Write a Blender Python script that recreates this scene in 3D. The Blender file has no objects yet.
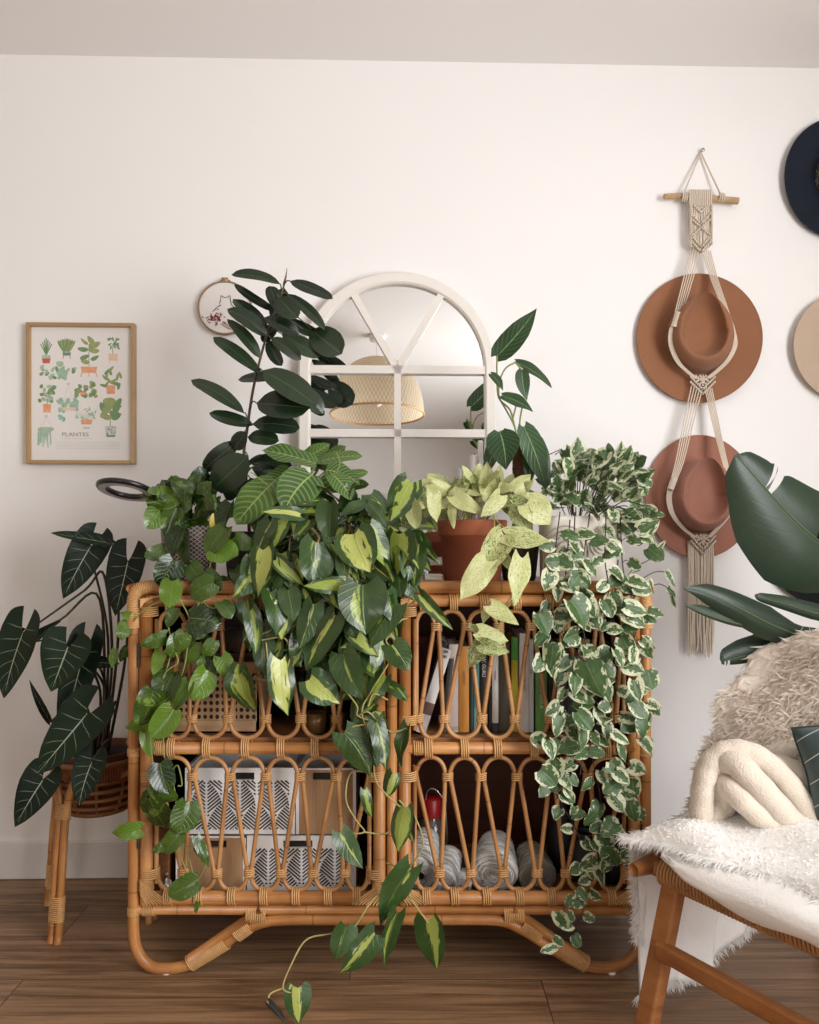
import bpy, math, random
import numpy as np
from mathutils import Vector

SC = bpy.context.scene
COL = SC.collection
# ------------------------------------------------------------------ camera
EYE, FOC = 1.0875, 760.0
cam_d = bpy.data.cameras.new('camera'); cam = bpy.data.objects.new('camera', cam_d); COL.objects.link(cam)
cam.location = (0, 0, EYE); cam.rotation_euler = (math.pi / 2, 0, 0)
cam_d.sensor_fit = 'VERTICAL'; cam_d.sensor_height = 36.0; cam_d.lens = 36.0 * FOC / 1024
cam_d.shift_y = 28 / 1024; cam_d.clip_start = 0.02
SC.camera = cam
# ------------------------------------------------------------------ light
W = bpy.data.worlds.new('daylight'); SC.world = W; W.use_nodes = True
W.node_tree.nodes['Background'].inputs[0].default_value = (0.85, 0.93, 1.0, 1)
W.node_tree.nodes['Background'].inputs[1].default_value = 1.2
def area(name, loc, target, sx, sy, power, color):
    d = bpy.data.lights.new(name, 'AREA'); d.shape = 'RECTANGLE'; d.size = sx; d.size_y = sy
    d.energy = power; d.color = color
    o = bpy.data.objects.new(name, d); COL.objects.link(o); o.location = loc
    o.rotation_euler = (Vector(target) - Vector(loc)).to_track_quat('-Z', 'Y').to_euler()
    return o
area('window_daylight', (2.08, -0.28, 1.38), (0.0, 0.55, 1.25), 1.8, 2.0, 138, (1.0, 0.99, 0.99))
area('front_fill_light', (-1.45, -3.28, 1.42), (-1.1, 2.0, 1.45), 1.2, 0.8, 19, (1.0, 0.99, 0.995))  # added fill light, evens out the left side of the wall
SC.view_settings.view_transform = 'Standard'; SC.view_settings.look = 'None'
SC.view_settings.exposure = -0.24; SC.view_settings.gamma = 1.0; SC.view_settings.use_curve_mapping = False
SC.cycles.max_bounces = 8; SC.cycles.diffuse_bounces = 4

# ------------------------------------------------------------------ helpers
R = np.random.default_rng(7)
A3 = lambda *p: np.array(p, dtype=float)
def P(px, py, Y):
    """point at depth Y metres in front of the camera, measured in the photograph"""
    return A3((px - 409.5) / FOC * Y, Y, EYE - (py - 540.0) / FOC * Y)
WS = 0.02694
def wallY(x): return 2.4805 + WS * x
def PW(px, py, off=0.0):
    """point on the back wall, off metres in front of it"""
    k = (px - 409.5) / FOC
    Y = (2.4805 - off) / (1 - WS * k)
    return P(px, py, Y)
WN = A3(WS, -1, 0) / math.hypot(WS, 1)          # wall normal (into the room)
WT = A3(1, WS, 0) / math.hypot(WS, 1)
UP = A3(0, 0, 1)
def norm(v):
    v = np.asarray(v, float); n = np.linalg.norm(v)
    return v / n if n > 1e-12 else v
WL = {}
def put(o, label=None, cat=None, group=None, kind=None):
    if label: o['label'] = label
    if cat: o['category'] = cat
    if group: o['group'] = group
    if kind: o['kind'] = kind
    return o
def thing(name, loc, label, cat, group=None):
    o = bpy.data.objects.new(name, None); COL.objects.link(o); o.location = tuple(loc); o.empty_display_size = 0.05
    WL[o] = np.array(loc, float)
    return put(o, label, cat, group)

class MB:
    def __init__(s): s.v = []; s.f = []; s.uv = []; s.r = []; s.n = 0; s.fm = []; s.cur = 0
    def add(s, v, f, uv=None, rnd=0.0):
        v = np.asarray(v, float); k = len(v)
        s.v.append(v); s.f += [tuple(i + s.n for i in q) for q in f]; s.fm += [s.cur] * len(f)
        s.uv.append(np.zeros((k, 2)) if uv is None else np.asarray(uv, float))
        s.r.append(np.full(k, rnd)); s.n += k
        return s
    def grid(s, p, uv=None, rnd=0.0, cu=False, cv=False):
        """p: (nu, nv, 3) array of points -> quads; cu / cv close the grid"""
        nu, nv = p.shape[:2]; f = []
        for i in range(nu if cu else nu - 1):
            for j in range(nv if cv else nv - 1):
                a, b = i, (i + 1) % nu; c, d = j, (j + 1) % nv
                f.append((a * nv + c, b * nv + c, b * nv + d, a * nv + d))
        return s.add(p.reshape(-1, 3), f, None if uv is None else uv.reshape(-1, 2), rnd)
    def tube(s, pts, r, k=8, closed=False, caps=True, rnd=0.0):
        p = np.asarray(pts, float); n = len(p); r = np.broadcast_to(np.asarray(r, float), (n,))
        t = np.zeros_like(p)
        if closed: t = np.roll(p, -1, 0) - np.roll(p, 1, 0)
        else: t[1:-1] = p[2:] - p[:-2]; t[0] = p[1] - p[0]; t[-1] = p[-1] - p[-2]
        t /= np.maximum(np.linalg.norm(t, axis=1, keepdims=True), 1e-9)
        a = np.cross(t[0], UP); a = a if np.linalg.norm(a) > 0.1 else np.cross(t[0], A3(1, 0, 0)); a = norm(a)
        th = np.arange(k) * 2 * math.pi / k; out = np.zeros((n, k, 3)); L = 0.0
        uv = np.zeros((n, k, 2))
        for i in range(n):
            a = norm(a - t[i] * a.dot(t[i])); b = np.cross(t[i], a)
            out[i] = p[i] + r[i] * (np.cos(th)[:, None] * a + np.sin(th)[:, None] * b)
            if i: L += np.linalg.norm(p[i] - p[i - 1])
            uv[i, :, 0] = L; uv[i, :, 1] = np.arange(k) / k
        b0 = s.n
        s.grid(out, uv, rnd, cu=closed, cv=True)
        if caps and not closed:
            s.f.append(tuple(b0 + j for j in range(k))[::-1]); s.f.append(tuple(b0 + (n - 1) * k + j for j in range(k))); s.fm += [s.cur] * 2
        return s
    def box(s, c, h, ax=None, rnd=0.0):
        """c centre, h half sizes, ax three unit axes"""
        ax = np.eye(3) if ax is None else np.asarray(ax, float)
        q = [(-1, -1, -1), (1, -1, -1), (1, 1, -1), (-1, 1, -1), (-1, -1, 1), (1, -1, 1), (1, 1, 1), (-1, 1, 1)]
        v = [np.asarray(c, float) + sum(q_[i] * h[i] * ax[i] for i in range(3)) for q_ in q]
        return s.add(v, [(3, 2, 1, 0), (4, 5, 6, 7), (0, 1, 5, 4), (2, 3, 7, 6), (1, 2, 6, 5), (3, 0, 4, 7)], None, rnd)
    def lathe(s, prof, c, k=32, axis=None, sx=1.0, sy=1.0, rnd=0.0):
        """prof [(radius, height)], around axis through c"""
        z = UP if axis is None else norm(axis)
        x = norm(np.cross(A3(0, 1, 0) if abs(z[1]) < .9 else UP, z)); y = np.cross(z, x)
        th = np.arange(k) * 2 * math.pi / k
        p = np.array([[c + r * (math.cos(t) * sx * x + math.sin(t) * sy * y) + h * z for t in th] for r, h in prof])
        uv = np.array([[(t / 6.283, i / max(1, len(prof) - 1)) for t in th] for i in range(len(prof))])
        return s.grid(p, uv, rnd, cv=True)
    def wrap(s, a, b, ru, rv, turns, cr=0.0016, u=None, seg=12):
        """cane binding: a helix from a to b with radii ru (along u) and rv"""
        a = np.asarray(a, float); b = np.asarray(b, float); z = norm(b - a)
        if turns > 1.5: turns = max(2, np.linalg.norm(b - a) / (2.45 * cr))
        u = norm(np.cross(z, A3(0, 1, 0)) if u is None and abs(z[1]) < .9 else (u if u is not None else A3(1, 0, 0)))
        w = np.cross(z, u); n = int(turns * seg) + 1
        th = np.linspace(0, turns * 2 * math.pi, n)
        p = a + (b - a) * (th / th[-1])[:, None] + ru * np.cos(th)[:, None] * u + rv * np.sin(th)[:, None] * w
        return s.tube(p, cr, 5)
    def wrap_path(s, path, r, cr=.0019):
        """rings of cane bound side by side along a bent pole"""
        p = cat(path, 12); d = np.r_[0, np.cumsum(np.linalg.norm(np.diff(p, axis=0), axis=1))]; th = np.linspace(0, 2 * math.pi, 14, endpoint=False)
        for q in np.arange(cr, d[-1], 2.3 * cr):
            c = np.array([np.interp(q, d, p[:, i]) for i in range(3)]); k = min(len(p) - 2, int(np.searchsorted(d, q)))
            t = norm(p[k + 1] - p[max(0, k - 1)]); u = norm(np.cross(t, A3(0, 1, 0))); w = np.cross(t, u)
            s.tube([c + r * (math.cos(a) * u + math.sin(a) * w) for a in th], cr, 5, closed=True)
        return s
    def build(s, name, mats, parent=None, smooth=True, bevel=0, sub=0):
        o_loc = WL.get(parent, A3(0, 0, 0)) if parent is not None else A3(0, 0, 0)
        me = bpy.data.meshes.new(name)
        v = np.concatenate(s.v) if s.v else np.zeros((0, 3))
        if parent is None:                                  # a one-mesh thing: origin at its base
            lo, hi = v.min(0), v.max(0); o_loc = A3((lo[0] + hi[0]) / 2, (lo[1] + hi[1]) / 2, lo[2])
        me.from_pydata((v - o_loc).tolist(), [], s.f)
        uvl = me.uv_layers.new(name='UVMap'); uva = np.concatenate(s.uv)
        li = np.zeros(len(me.loops), dtype=np.int32); me.loops.foreach_get('vertex_index', li)
        uvl.data.foreach_set('uv', uva[li].astype(np.float32).ravel())
        at = me.attributes.new('rnd', 'FLOAT', 'POINT'); at.data.foreach_set('value', np.concatenate(s.r).astype(np.float32))
        for m in (mats if isinstance(mats, (list, tuple)) else [mats]): me.materials.append(m)
        if any(s.fm): me.polygons.foreach_set('material_index', np.array(s.fm, dtype=np.int32))
        me.polygons.foreach_set('use_smooth', [smooth] * len(me.polygons)); me.update()
        o = bpy.data.objects.new(name, me); COL.objects.link(o)
        if parent is not None: o.parent = parent; WL[o] = o_loc
        else: o.location = tuple(o_loc); WL[o] = o_loc
        if bevel:
            b = o.modifiers.new('bevel', 'BEVEL'); b.width = bevel; b.segments = 2; b.limit_method = 'ANGLE'
        if sub:
            b = o.modifiers.new('sub', 'SUBSURF'); b.levels = b.render_levels = sub
        return o

def cat(pts, n=8, closed=False):
    """Catmull-Rom through the points"""
    p = np.asarray(pts, float)
    q = np.vstack([p[-1], p, p[0], p[1]]) if closed else np.vstack([2 * p[0] - p[1], p, 2 * p[-1] - p[-2]])
    out = []
    for i in range(1, len(q) - 2):
        t = np.linspace(0, 1, n, endpoint=False)[:, None]
        a, b, c, d = q[i - 1], q[i], q[i + 1], q[i + 2]
        out.append(.5 * (2 * b + (c - a) * t + (2 * a - 5 * b + 4 * c - d) * t ** 2 + (3 * b - a - 3 * c + d) * t ** 3))
    if not closed: out.append(p[-1:])
    return np.vstack(out)
def PP(pts, Y):
    return np.array([P(q[0], q[1], q[2] if len(q) > 2 else Y) for q in pts])

# ------------------------------------------------------------------ materials
class NT:
    def __init__(s, name):
        s.m = bpy.data.materials.new(name); s.m.use_nodes = True; s.t = s.m.node_tree
        s.b = s.t.nodes['Principled BSDF']; s.out = s.t.nodes['Material Output']
    def n(s, typ): return s.t.nodes.new(typ)
    def l(s, a, b):
        if hasattr(a, 'is_output'): s.t.links.new(a, b)
        else:
            try: b.default_value = a
            except Exception: b.default_value = (*a, 1.0) if len(a) == 3 else a
    def math(s, op, a, b=0.0, c=0.0, clamp=False):
        x = s.n('ShaderNodeMath'); x.operation = op; x.use_clamp = clamp
        for k, q in enumerate((a, b, c)): s.l(q, x.inputs[k])
        return x.outputs[0]
    def ss(s, e0, e1, x):
        m = s.n('ShaderNodeMapRange'); m.interpolation_type = 'SMOOTHSTEP'
        s.l(x, m.inputs[0]); s.l(e0, m.inputs[1]); s.l(e1, m.inputs[2]); return m.outputs[0]
    def mix(s, f, a, b):
        x = s.n('ShaderNodeMix'); x.data_type = 'RGBA'; s.l(f, x.inputs[0]); s.l(a, x.inputs[6]); s.l(b, x.inputs[7]); return x.outputs[2]
    def noise(s, vec, scale, detail=2.0, rough=.5, dist=0.0):
        x = s.n('ShaderNodeTexNoise'); s.l(vec, x.inputs['Vector']); x.inputs['Scale'].default_value = scale
        x.inputs['Detail'].default_value = detail; x.inputs['Roughness'].default_value = rough; x.inputs['Distortion'].default_value = dist
        return x.outputs[0]
    def obj(s): return s.n('ShaderNodeTexCoord').outputs['Object']
    def uv(s): return s.n('ShaderNodeTexCoord').outputs['UV']
    def sep(s, v):
        x = s.n('ShaderNodeSeparateXYZ'); s.l(v, x.inputs[0]); return x.outputs
    def comb(s, a, b, c):
        x = s.n('ShaderNodeCombineXYZ'); s.l(a, x.inputs[0]); s.l(b, x.inputs[1]); s.l(c, x.inputs[2]); return x.outputs[0]
    def scale(s, v, k):
        x = s.n('ShaderNodeVectorMath'); x.operation = 'MULTIPLY'; s.l(v, x.inputs[0]); x.inputs[1].default_value = k; return x.outputs[0]
    def attr(s, nm):
        x = s.n('ShaderNodeAttribute'); x.attribute_name = nm; return x.outputs['Fac']
    def bump(s, h, strength=.3, dist=.002):
        x = s.n('ShaderNodeBump'); x.inputs['Strength'].default_value = strength; x.inputs['Distance'].default_value = dist
        s.l(h, x.inputs['Height']); s.l(x.outputs[0], s.b.inputs['Normal'])
    def col(s, c): s.l(c, s.b.inputs['Base Color'])
    def set(s, rough=.5, metal=0.0, spec=.5, **k):
        s.l(rough, s.b.inputs['Roughness']); s.b.inputs['Metallic'].default_value = metal
        s.b.inputs['Specular IOR Level'].default_value = spec
        for q, v in k.items(): s.l(v, s.b.inputs[q.replace('_', ' ')])
        return s.m

def plain(name, c, rough=.5, metal=0.0, var=.12, vs=30, bump=0.0, bs=200, spec=.5, **k):
    n = NT(name); f = n.noise(n.obj(), vs, 3)
    n.col(n.mix(f, tuple(x * (1 - var) for x in c), tuple(min(1, x * (1 + var)) for x in c)))
    if bump: n.bump(n.noise(n.obj(), bs, 3), bump)
    return n.set(rough, metal, spec, **k)
def fabric(name, c, rough=.9, bump=.4, bs=350, var=.08, sheen=.3):
    n = NT(name); f = n.noise(n.obj(), 18, 4)
    n.col(n.mix(f, tuple(x * (1 - var) for x in c), tuple(min(1, x * (1 + var)) for x in c)))
    n.bump(n.noise(n.obj(), bs, 2), bump, .003)
    return n.set(rough, 0, .2, Sheen_Weight=sheen)
def rattan(name, c1, c2, rough=.38):
    n = NT(name); o = n.obj(); u = n.sep(n.uv())
    f1 = n.noise(o, 9, 3); fl = n.noise(n.comb(n.math('MULTIPLY', u[0], 6), n.math('MULTIPLY', u[1], 26), n.attr('rnd')), 1.0, 3)
    f = n.math('MULTIPLY_ADD', fl, .55, n.math('MULTIPLY', f1, .6), True)
    c = n.mix(n.ss(.3, .85, f), c1, c2)
    ring = n.math('FRACT', n.math('ADD', n.math('MULTIPLY', u[0], 3.1), n.math('MULTIPLY', n.attr('rnd'), 7.3)))
    joint = n.ss(.985, .992, ring)
    n.col(n.mix(n.math('MULTIPLY', joint, .55), c, (c1[0] * .35, c1[1] * .3, c1[2] * .3)))
    n.bump(n.math('SUBTRACT', fl, joint), .15, .002)
    return n.set(rough, 0, .5)
def wood(name, c1, c2, sc=(3, 60, 60), rough=.45):
    n = NT(name); v = n.scale(n.obj(), sc)
    f = n.noise(v, 1.0, 4, .6, .6); f2 = n.noise(n.obj(), 5, 2)
    n.col(n.mix(n.ss(.3, .72, n.math('MULTIPLY_ADD', f2, .3, n.math('MULTIPLY', f, .8))), c1, c2)); n.bump(f, .1, .001)
    return n.set(rough, 0, .4)

def wool(name, c):
    n = NT(name); k = n.mix(n.attr('rnd'), tuple(x * .93 for x in c), c); n.col(k); n.set(.95, 0, .1)
    tr = n.n('ShaderNodeBsdfTranslucent'); n.l(k, tr.inputs[0]); mx = n.n('ShaderNodeMixShader'); mx.inputs[0].default_value = .45
    n.l(n.b.outputs[0], mx.inputs[1]); n.l(tr.outputs[0], mx.inputs[2]); n.l(mx.outputs[0], n.out.inputs[0]); return n.m

M = {}
M['wall'] = plain('wall_paint', (.86, .848, .835), .85, var=.012, vs=3, bump=.05, bs=300, spec=.2)
M['wall_side'] = plain('warm_bounce_cut_paint', (.50, .42, .34), .85, var=.012, vs=3, spec=.2)  # unseen side walls, toned dark and warm to cut bounce light
M['ceiling'] = plain('ceiling_paint', (.88, .86, .85), .9, var=.01, vs=3, spec=.2)
M['trim'] = plain('trim_paint', (.78, .77, .75), .5, var=.01)
M['rattan'] = rattan('rattan_pole', (.27, .092, .024), (.60, .285, .09))
M['rattan_d'] = rattan('rattan_dark_pole', (.20, .075, .022), (.40, .18, .06))
M['cane'] = rattan('cane_loop', (.27, .105, .033), (.56, .30, .115))
M['bind'] = plain('cane_binding', (.60, .34, .135), .45, var=.3, vs=60)
M['bind_d'] = plain('dark_cane_binding', (.34, .13, .045), .45, var=.3, vs=60)
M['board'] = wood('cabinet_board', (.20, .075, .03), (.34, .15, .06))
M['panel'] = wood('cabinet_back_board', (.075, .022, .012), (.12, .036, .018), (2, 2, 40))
M['teak'] = wood('chair_wood', (.24, .085, .026), (.40, .165, .055), (8, 8, 30))
M['oak'] = wood('light_oak', (.42, .25, .125), (.60, .40, .23), (4, 4, 70))
M['oak_v'] = wood('oak_veneer', (.36, .20, .10), (.50, .31, .17), (70, 70, 3))
M['white'] = plain('white_paint', (.88, .87, .86), .5, var=.02)
M['dark'] = plain('wick_black_and_hole_shade', (.012, .011, .010), .7)  # near-black for the wick and for shade painted into holes
M['charcoal'] = plain('charcoal_and_cut_shade', (.055, .050, .047), .8)  # charcoal of pots and fittings, also shade painted into the leaf cuts
M['black'] = plain('black_plastic', (.012, .012, .013), .28)
M['mirror_frame'] = plain('cream_frame_paint', (.80, .755, .70), .45, var=.03)
M['terra'] = plain('terracotta', (.33, .092, .040), .75, var=.22, vs=14, bump=.15, bs=90)
M['terra_d'] = plain('dark_terracotta', (.16, .05, .028), .75, var=.2, vs=14)
M['soil'] = plain('potting_soil', (.022, .014, .010), .95, var=.5, vs=90, bump=.8, bs=120)
M['brass'] = plain('brass_frame', (.44, .29, .14), .35, .35, var=.1)
M['steel'] = plain('steel', (.55, .55, .55), .3, 1.0)
M['cord'] = fabric('cotton_cord', (.70, .60, .485), .9, .5, 500)
M['cotton'] = fabric('cotton_throw', (.88, .85, .82), .95, .25, 160)
M['fur'] = wool('shaggy_wool', (.95, .875, .79))
M['fur_w'] = wool('white_shaggy_wool', (.94, .93, .91))
M['fur_base'] = fabric('wool_backing', (.88, .78, .68))
M['teddy'] = fabric('boucle_knot', (.69, .60, .50), .95, .9, 260, .1, .5)
def mirror_glass():
    n = NT('mirror_glass'); n.col((.83, .85, .85)); return n.set(.0, 1.0)
M['mirror'] = mirror_glass()
def floor_mat():
    n = NT('laminate_planks'); o = n.obj(); s = n.sep(o)
    br = n.n('ShaderNodeTexBrick'); br.offset = .37; br.inputs['Scale'].default_value = 1.0
    br.inputs['Mortar Size'].default_value = .0016; br.inputs['Mortar Smooth'].default_value = .2
    br.inputs['Brick Width'].default_value = 1.28; br.inputs['Row Height'].default_value = .19
    br.inputs['Color1'].default_value = (0, 0, 0, 1); br.inputs['Color2'].default_value = (1, 1, 1, 1); br.inputs['Mortar'].default_value = (.5, .5, .5, 1)
    mp = n.n('ShaderNodeVectorMath'); mp.operation = 'ADD'; n.l(o, mp.inputs[0]); mp.inputs[1].default_value = (.955, .0, 0)
    n.l(mp.outputs[0], br.inputs['Vector'])
    pid = n.sep(br.outputs['Color'])[0]
    gv = n.comb(n.math('MULTIPLY_ADD', pid, 7.0, n.math('MULTIPLY', s[0], 1.6)), n.math('MULTIPLY', s[1], 26), pid)
    g = n.noise(gv, 1.0, 6, .62, 1.1); g2 = n.noise(n.comb(n.math('MULTIPLY', s[0], 3), n.math('MULTIPLY', s[1], 140), pid), 1.0, 3)
    f = n.math('MULTIPLY_ADD', g2, .25, n.math('MULTIPLY', g, .85))
    c = n.mix(n.ss(.34, .74, f), (.10, .050, .024), (.36, .215, .115))
    c = n.mix(n.math('MULTIPLY', pid, .25), c, (.20, .12, .072))
    n.col(n.mix(n.math('MULTIPLY', br.outputs['Fac'], .75), c, (.03, .016, .010)))
    n.bump(n.math('SUBTRACT', n.math('MULTIPLY', f, .2), br.outputs['Fac']), .25, .0015)
    return n.set(n.math('MULTIPLY_ADD', f, .2, .34), 0, .4)
M['floor'] = floor_mat()

# leaf shaders: u across the blade (-1..1), v along it (0..1), rnd per leaf
def leaf_mat(name, fn, rough=.38, trans=.16, bumpk=.25, veins=7.0, spec=.5, coat=0.0):
    n = NT(name); q = n.sep(n.uv()); u = n.math('MULTIPLY_ADD', q[0], 2.0, -1.0); v = q[1]; r = n.attr('rnd')
    au = n.math('ABSOLUTE', u)
    nz = lambda sx, sy, d=2.0, dist=0.0, ro=.5: n.noise(n.comb(n.math('MULTIPLY_ADD', u, sx, n.math('MULTIPLY', r, 37)), n.math('MULTIPLY_ADD', v, sy, n.math('MULTIPLY', r, 91)), r), 1.0, d, ro, dist)
    vein = n.math('ABSOLUTE', n.math('SUBTRACT', n.math('FRACT', n.math('MULTIPLY', n.math('SUBTRACT', v, n.math('MULTIPLY', au, .34)), veins)), .5))
    c = fn(n, u, au, v, r, nz, vein)
    n.col(c); n.set(rough, 0, spec, Coat_Weight=coat, Coat_Roughness=.14)
    mid = n.ss(.0, .06, au)
    n.bump(n.math('ADD', n.math('MULTIPLY', n.ss(0, .16, vein), .5), mid), bumpk, .002)
    if trans:
        tr = n.n('ShaderNodeBsdfTranslucent'); n.l(c, tr.inputs[0]); mx = n.n('ShaderNodeMixShader'); mx.inputs[0].default_value = trans
        n.l(n.b.outputs[0], mx.inputs[1]); n.l(tr.outputs[0], mx.inputs[2]); n.l(mx.outputs[0], n.out.inputs[0])
    return n.m
def f_pothos(n, u, au, v, r, nz, vein):
    d = n.mix(n.math('POWER', r, 1.5), (.007, .024, .004), (.115, .22, .018))
    c = n.mix(n.math('MULTIPLY', n.ss(.54, .74, nz(1.8, 5.0, 3, .8)), n.math('FRACT', n.math('MULTIPLY', r, 4.7))), d, (.19, .31, .05))
    c = n.mix(n.math('MULTIPLY', n.ss(.08, .0, vein), .18), c, (.12, .22, .04))
    return n.mix(n.math('MULTIPLY', n.ss(.045, .01, au), .6), c, (.16, .27, .05))
def f_brasil(n, u, au, v, r, nz, vein):
    d = n.mix(nz(1.5, 3), n.mix(n.math('FRACT', n.math('MULTIPLY', r, 3.7)), (.005, .016, .004), (.034, .078, .027)), (.045, .10, .016))
    off = n.math('MULTIPLY_ADD', n.math('FRACT', n.math('MULTIPLY', r, 7.1)), .5, -.25)
    wd = n.math('MULTIPLY_ADD', n.math('POWER', n.math('FRACT', n.math('MULTIPLY', r, 13.3)), 1.4), .80, -.14)
    dist = n.math('ABSOLUTE', n.math('SUBTRACT', u, off))
    e = n.math('ADD', dist, n.math('MULTIPLY_ADD', nz(3.2, 2.2, 3, .5), 1.5, -.75))
    lim = n.mix(n.math('FRACT', n.math('MULTIPLY', r, 5.9)), (.20, .29, .032), (.46, .50, .13))
    c = n.mix(n.ss(n.math('ADD', wd, .07), n.math('SUBTRACT', wd, .05), e), d, lim)
    return n.mix(n.math('MULTIPLY', n.ss(.03, .008, au), .5), c, (.30, .36, .10))
def f_marble(n, u, au, v, r, nz, vein):
    c = n.mix(nz(1.6, 2.4), (.40, .44, .13), (.72, .71, .40))
    c = n.mix(n.math('MULTIPLY', n.ss(.50, .62, nz(14, 20, 4, 1.0, .6)), .55), c, (.20, .28, .07))
    k = nz(9, 11, 4, 1.2, .65)
    t = n.math('MULTIPLY_ADD', n.math('FRACT', n.math('MULTIPLY', r, 5.3)), -.17, .635)
    c = n.mix(n.ss(t, n.math('ADD', t, .07), k), c, (.075, .15, .030))
    return n.mix(n.math('MULTIPLY', n.ss(.03, .008, au), .6), c, (.48, .52, .24))
def f_njoy(n, u, au, v, r, nz, vein):
    g = n.mix(nz(3, 5, 3), (.014, .044, .013), (.105, .19, .065))
    k = n.math('ADD', au, n.math('MULTIPLY_ADD', nz(3.5, 5.5, 3, .6), 2.1, -1.05))
    t = n.math('MULTIPLY_ADD', n.math('FRACT', n.math('MULTIPLY', r, 5.3)), .65, .30)
    c = n.mix(n.ss(t, n.math('ADD', t, .16), k), g, n.mix(nz(2, 3), (.44, .50, .26), (.70, .70, .53)))
    return n.mix(n.math('MULTIPLY', n.ss(.06, .01, au), .5), c, (.24, .32, .14))
def f_rubber(n, u, au, v, r, nz, vein):
    c = n.mix(r, (.006, .014, .006), (.020, .040, .016))
    return n.mix(n.math('MULTIPLY', n.ss(.04, .012, au), .7), c, (.08, .11, .04))
def f_calathea(n, u, au, v, r, nz, vein):
    w = n.math('FRACT', n.math('MULTIPLY', n.math('SUBTRACT', v, n.math('MULTIPLY', n.math('POWER', au, 1.4), .22)), 9.0))
    s = n.ss(.28, .42, n.math('ABSOLUTE', n.math('SUBTRACT', w, .5)))
    base = n.mix(r, (.030, .085, .014), (.075, .16, .026))
    c = n.mix(n.math('MULTIPLY', s, .55), base, (.27, .35, .12))
    c = n.mix(n.ss(.86, .97, au), c, (.08, .17, .03))
    return n.mix(n.ss(.06, .02, au), c, (.32, .42, .12))
def f_aloc(n, u, au, v, r, nz, vein):
    c = n.mix(r, (.004, .010, .006), (.010, .023, .011))
    w = n.math('ABSOLUTE', n.math('SUBTRACT', n.math('FRACT', n.math('MULTIPLY', n.math('SUBTRACT', v, n.math('MULTIPLY', au, .26)), 6.0)), .5))
    c = n.mix(n.math('MULTIPLY', n.ss(.035, .010, w), n.ss(.93, .5, au)), c, (.20, .25, .17))
    return n.mix(n.ss(.036, .014, au), c, (.36, .42, .30))
def f_lance(n, u, au, v, r, nz, vein):
    c = n.mix(r, (.012, .040, .010), (.030, .080, .024))
    c = n.mix(n.math('MULTIPLY', n.ss(.10, .02, vein), .5), c, (.13, .23, .10))
    return n.mix(n.ss(.06, .015, au), c, (.20, .32, .13))
def f_strel(n, u, au, v, r, nz, vein):
    c = n.mix(r, (.010, .022, .013), (.030, .054, .030))
    rib = n.ss(.3, .7, nz(.2, 70, 2)); c = n.mix(n.math('MULTIPLY', rib, .5), c, (.016, .036, .020))
    return n.mix(n.ss(.05, .02, au), c, (.07, .10, .045))
M['pothos'] = leaf_mat('pothos_leaf', f_pothos, .26, .12, .5, coat=.35)
M['brasil'] = leaf_mat('philodendron_leaf', f_brasil, .30, .10, .35, coat=.25)
M['marble'] = leaf_mat('marbled_leaf', f_marble, .42)
M['njoy'] = leaf_mat('white_edged_leaf', f_njoy, .42)
M['rubber'] = leaf_mat('rubber_leaf', f_rubber, .27, .03, .12, 9)
M['calathea'] = leaf_mat('calathea_leaf', f_calathea, .45, .15, .2, 9)
M['aloc'] = leaf_mat('alocasia_leaf', f_aloc, .42, .04, .3, 6, .22)
M['lance'] = leaf_mat('long_leaf', f_lance, .36, .1, .35, 8)
M['strel'] = leaf_mat('paddle_leaf', f_strel, .42, .05, .12, 14)
M['vine_g'] = plain('green_vine', (.21, .25, .06), .5, var=.3)
M['vine_y'] = plain('tan_vine', (.36, .30, .10), .5, var=.35)
M['vine_b'] = plain('brown_vine', (.045, .030, .020), .6, var=.3)
M['stem_d'] = plain('dark_stem', (.050, .045, .022), .5, var=.3)
M['trunk'] = plain('woody_stem', (.13, .085, .05), .8, var=.3, vs=60, bump=.4)
M['rib'] = plain('leaf_rib', (.055, .085, .035), .5)
M['dead'] = plain('dry_leaf', (.018, .013, .009), .6)
# ------------------------------------------------------------------ the room
def struct(name, mb, m, **k): return put(mb.build(name, m, None, **k), kind='structure')
XL, XR, YS, ZC = -2.2, 2.12, -3.35, 2.65
mb = MB(); mb.box((0, -.4, -.05), (2.4, 3.2, .05)); struct('floor', mb, M['floor'], smooth=False)
mb = MB(); mb.box((0, -.4, ZC + .05), (2.4, 3.2, .05)); struct('ceiling', mb, M['ceiling'], smooth=False)
mb = MB(); mb.box(A3(0, 2.4805, ZC / 2) - WN * .05, (2.4, .05, ZC / 2), (WT, -WN, UP)); struct('wall_back', mb, M['wall'], smooth=False)
mb = MB(); mb.box(A3(0, 2.4805, .06) + WN * .007, (2.25, .0068, .0595), (WT, -WN, UP)); struct('baseboard_back', mb, M['trim'], smooth=False, bevel=.003)
mb = MB(); mb.box((XL - .05, -.4, ZC / 2), (.05, 3.1, ZC / 2)); struct('wall_left', mb, M['wall_side'], smooth=False)
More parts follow.
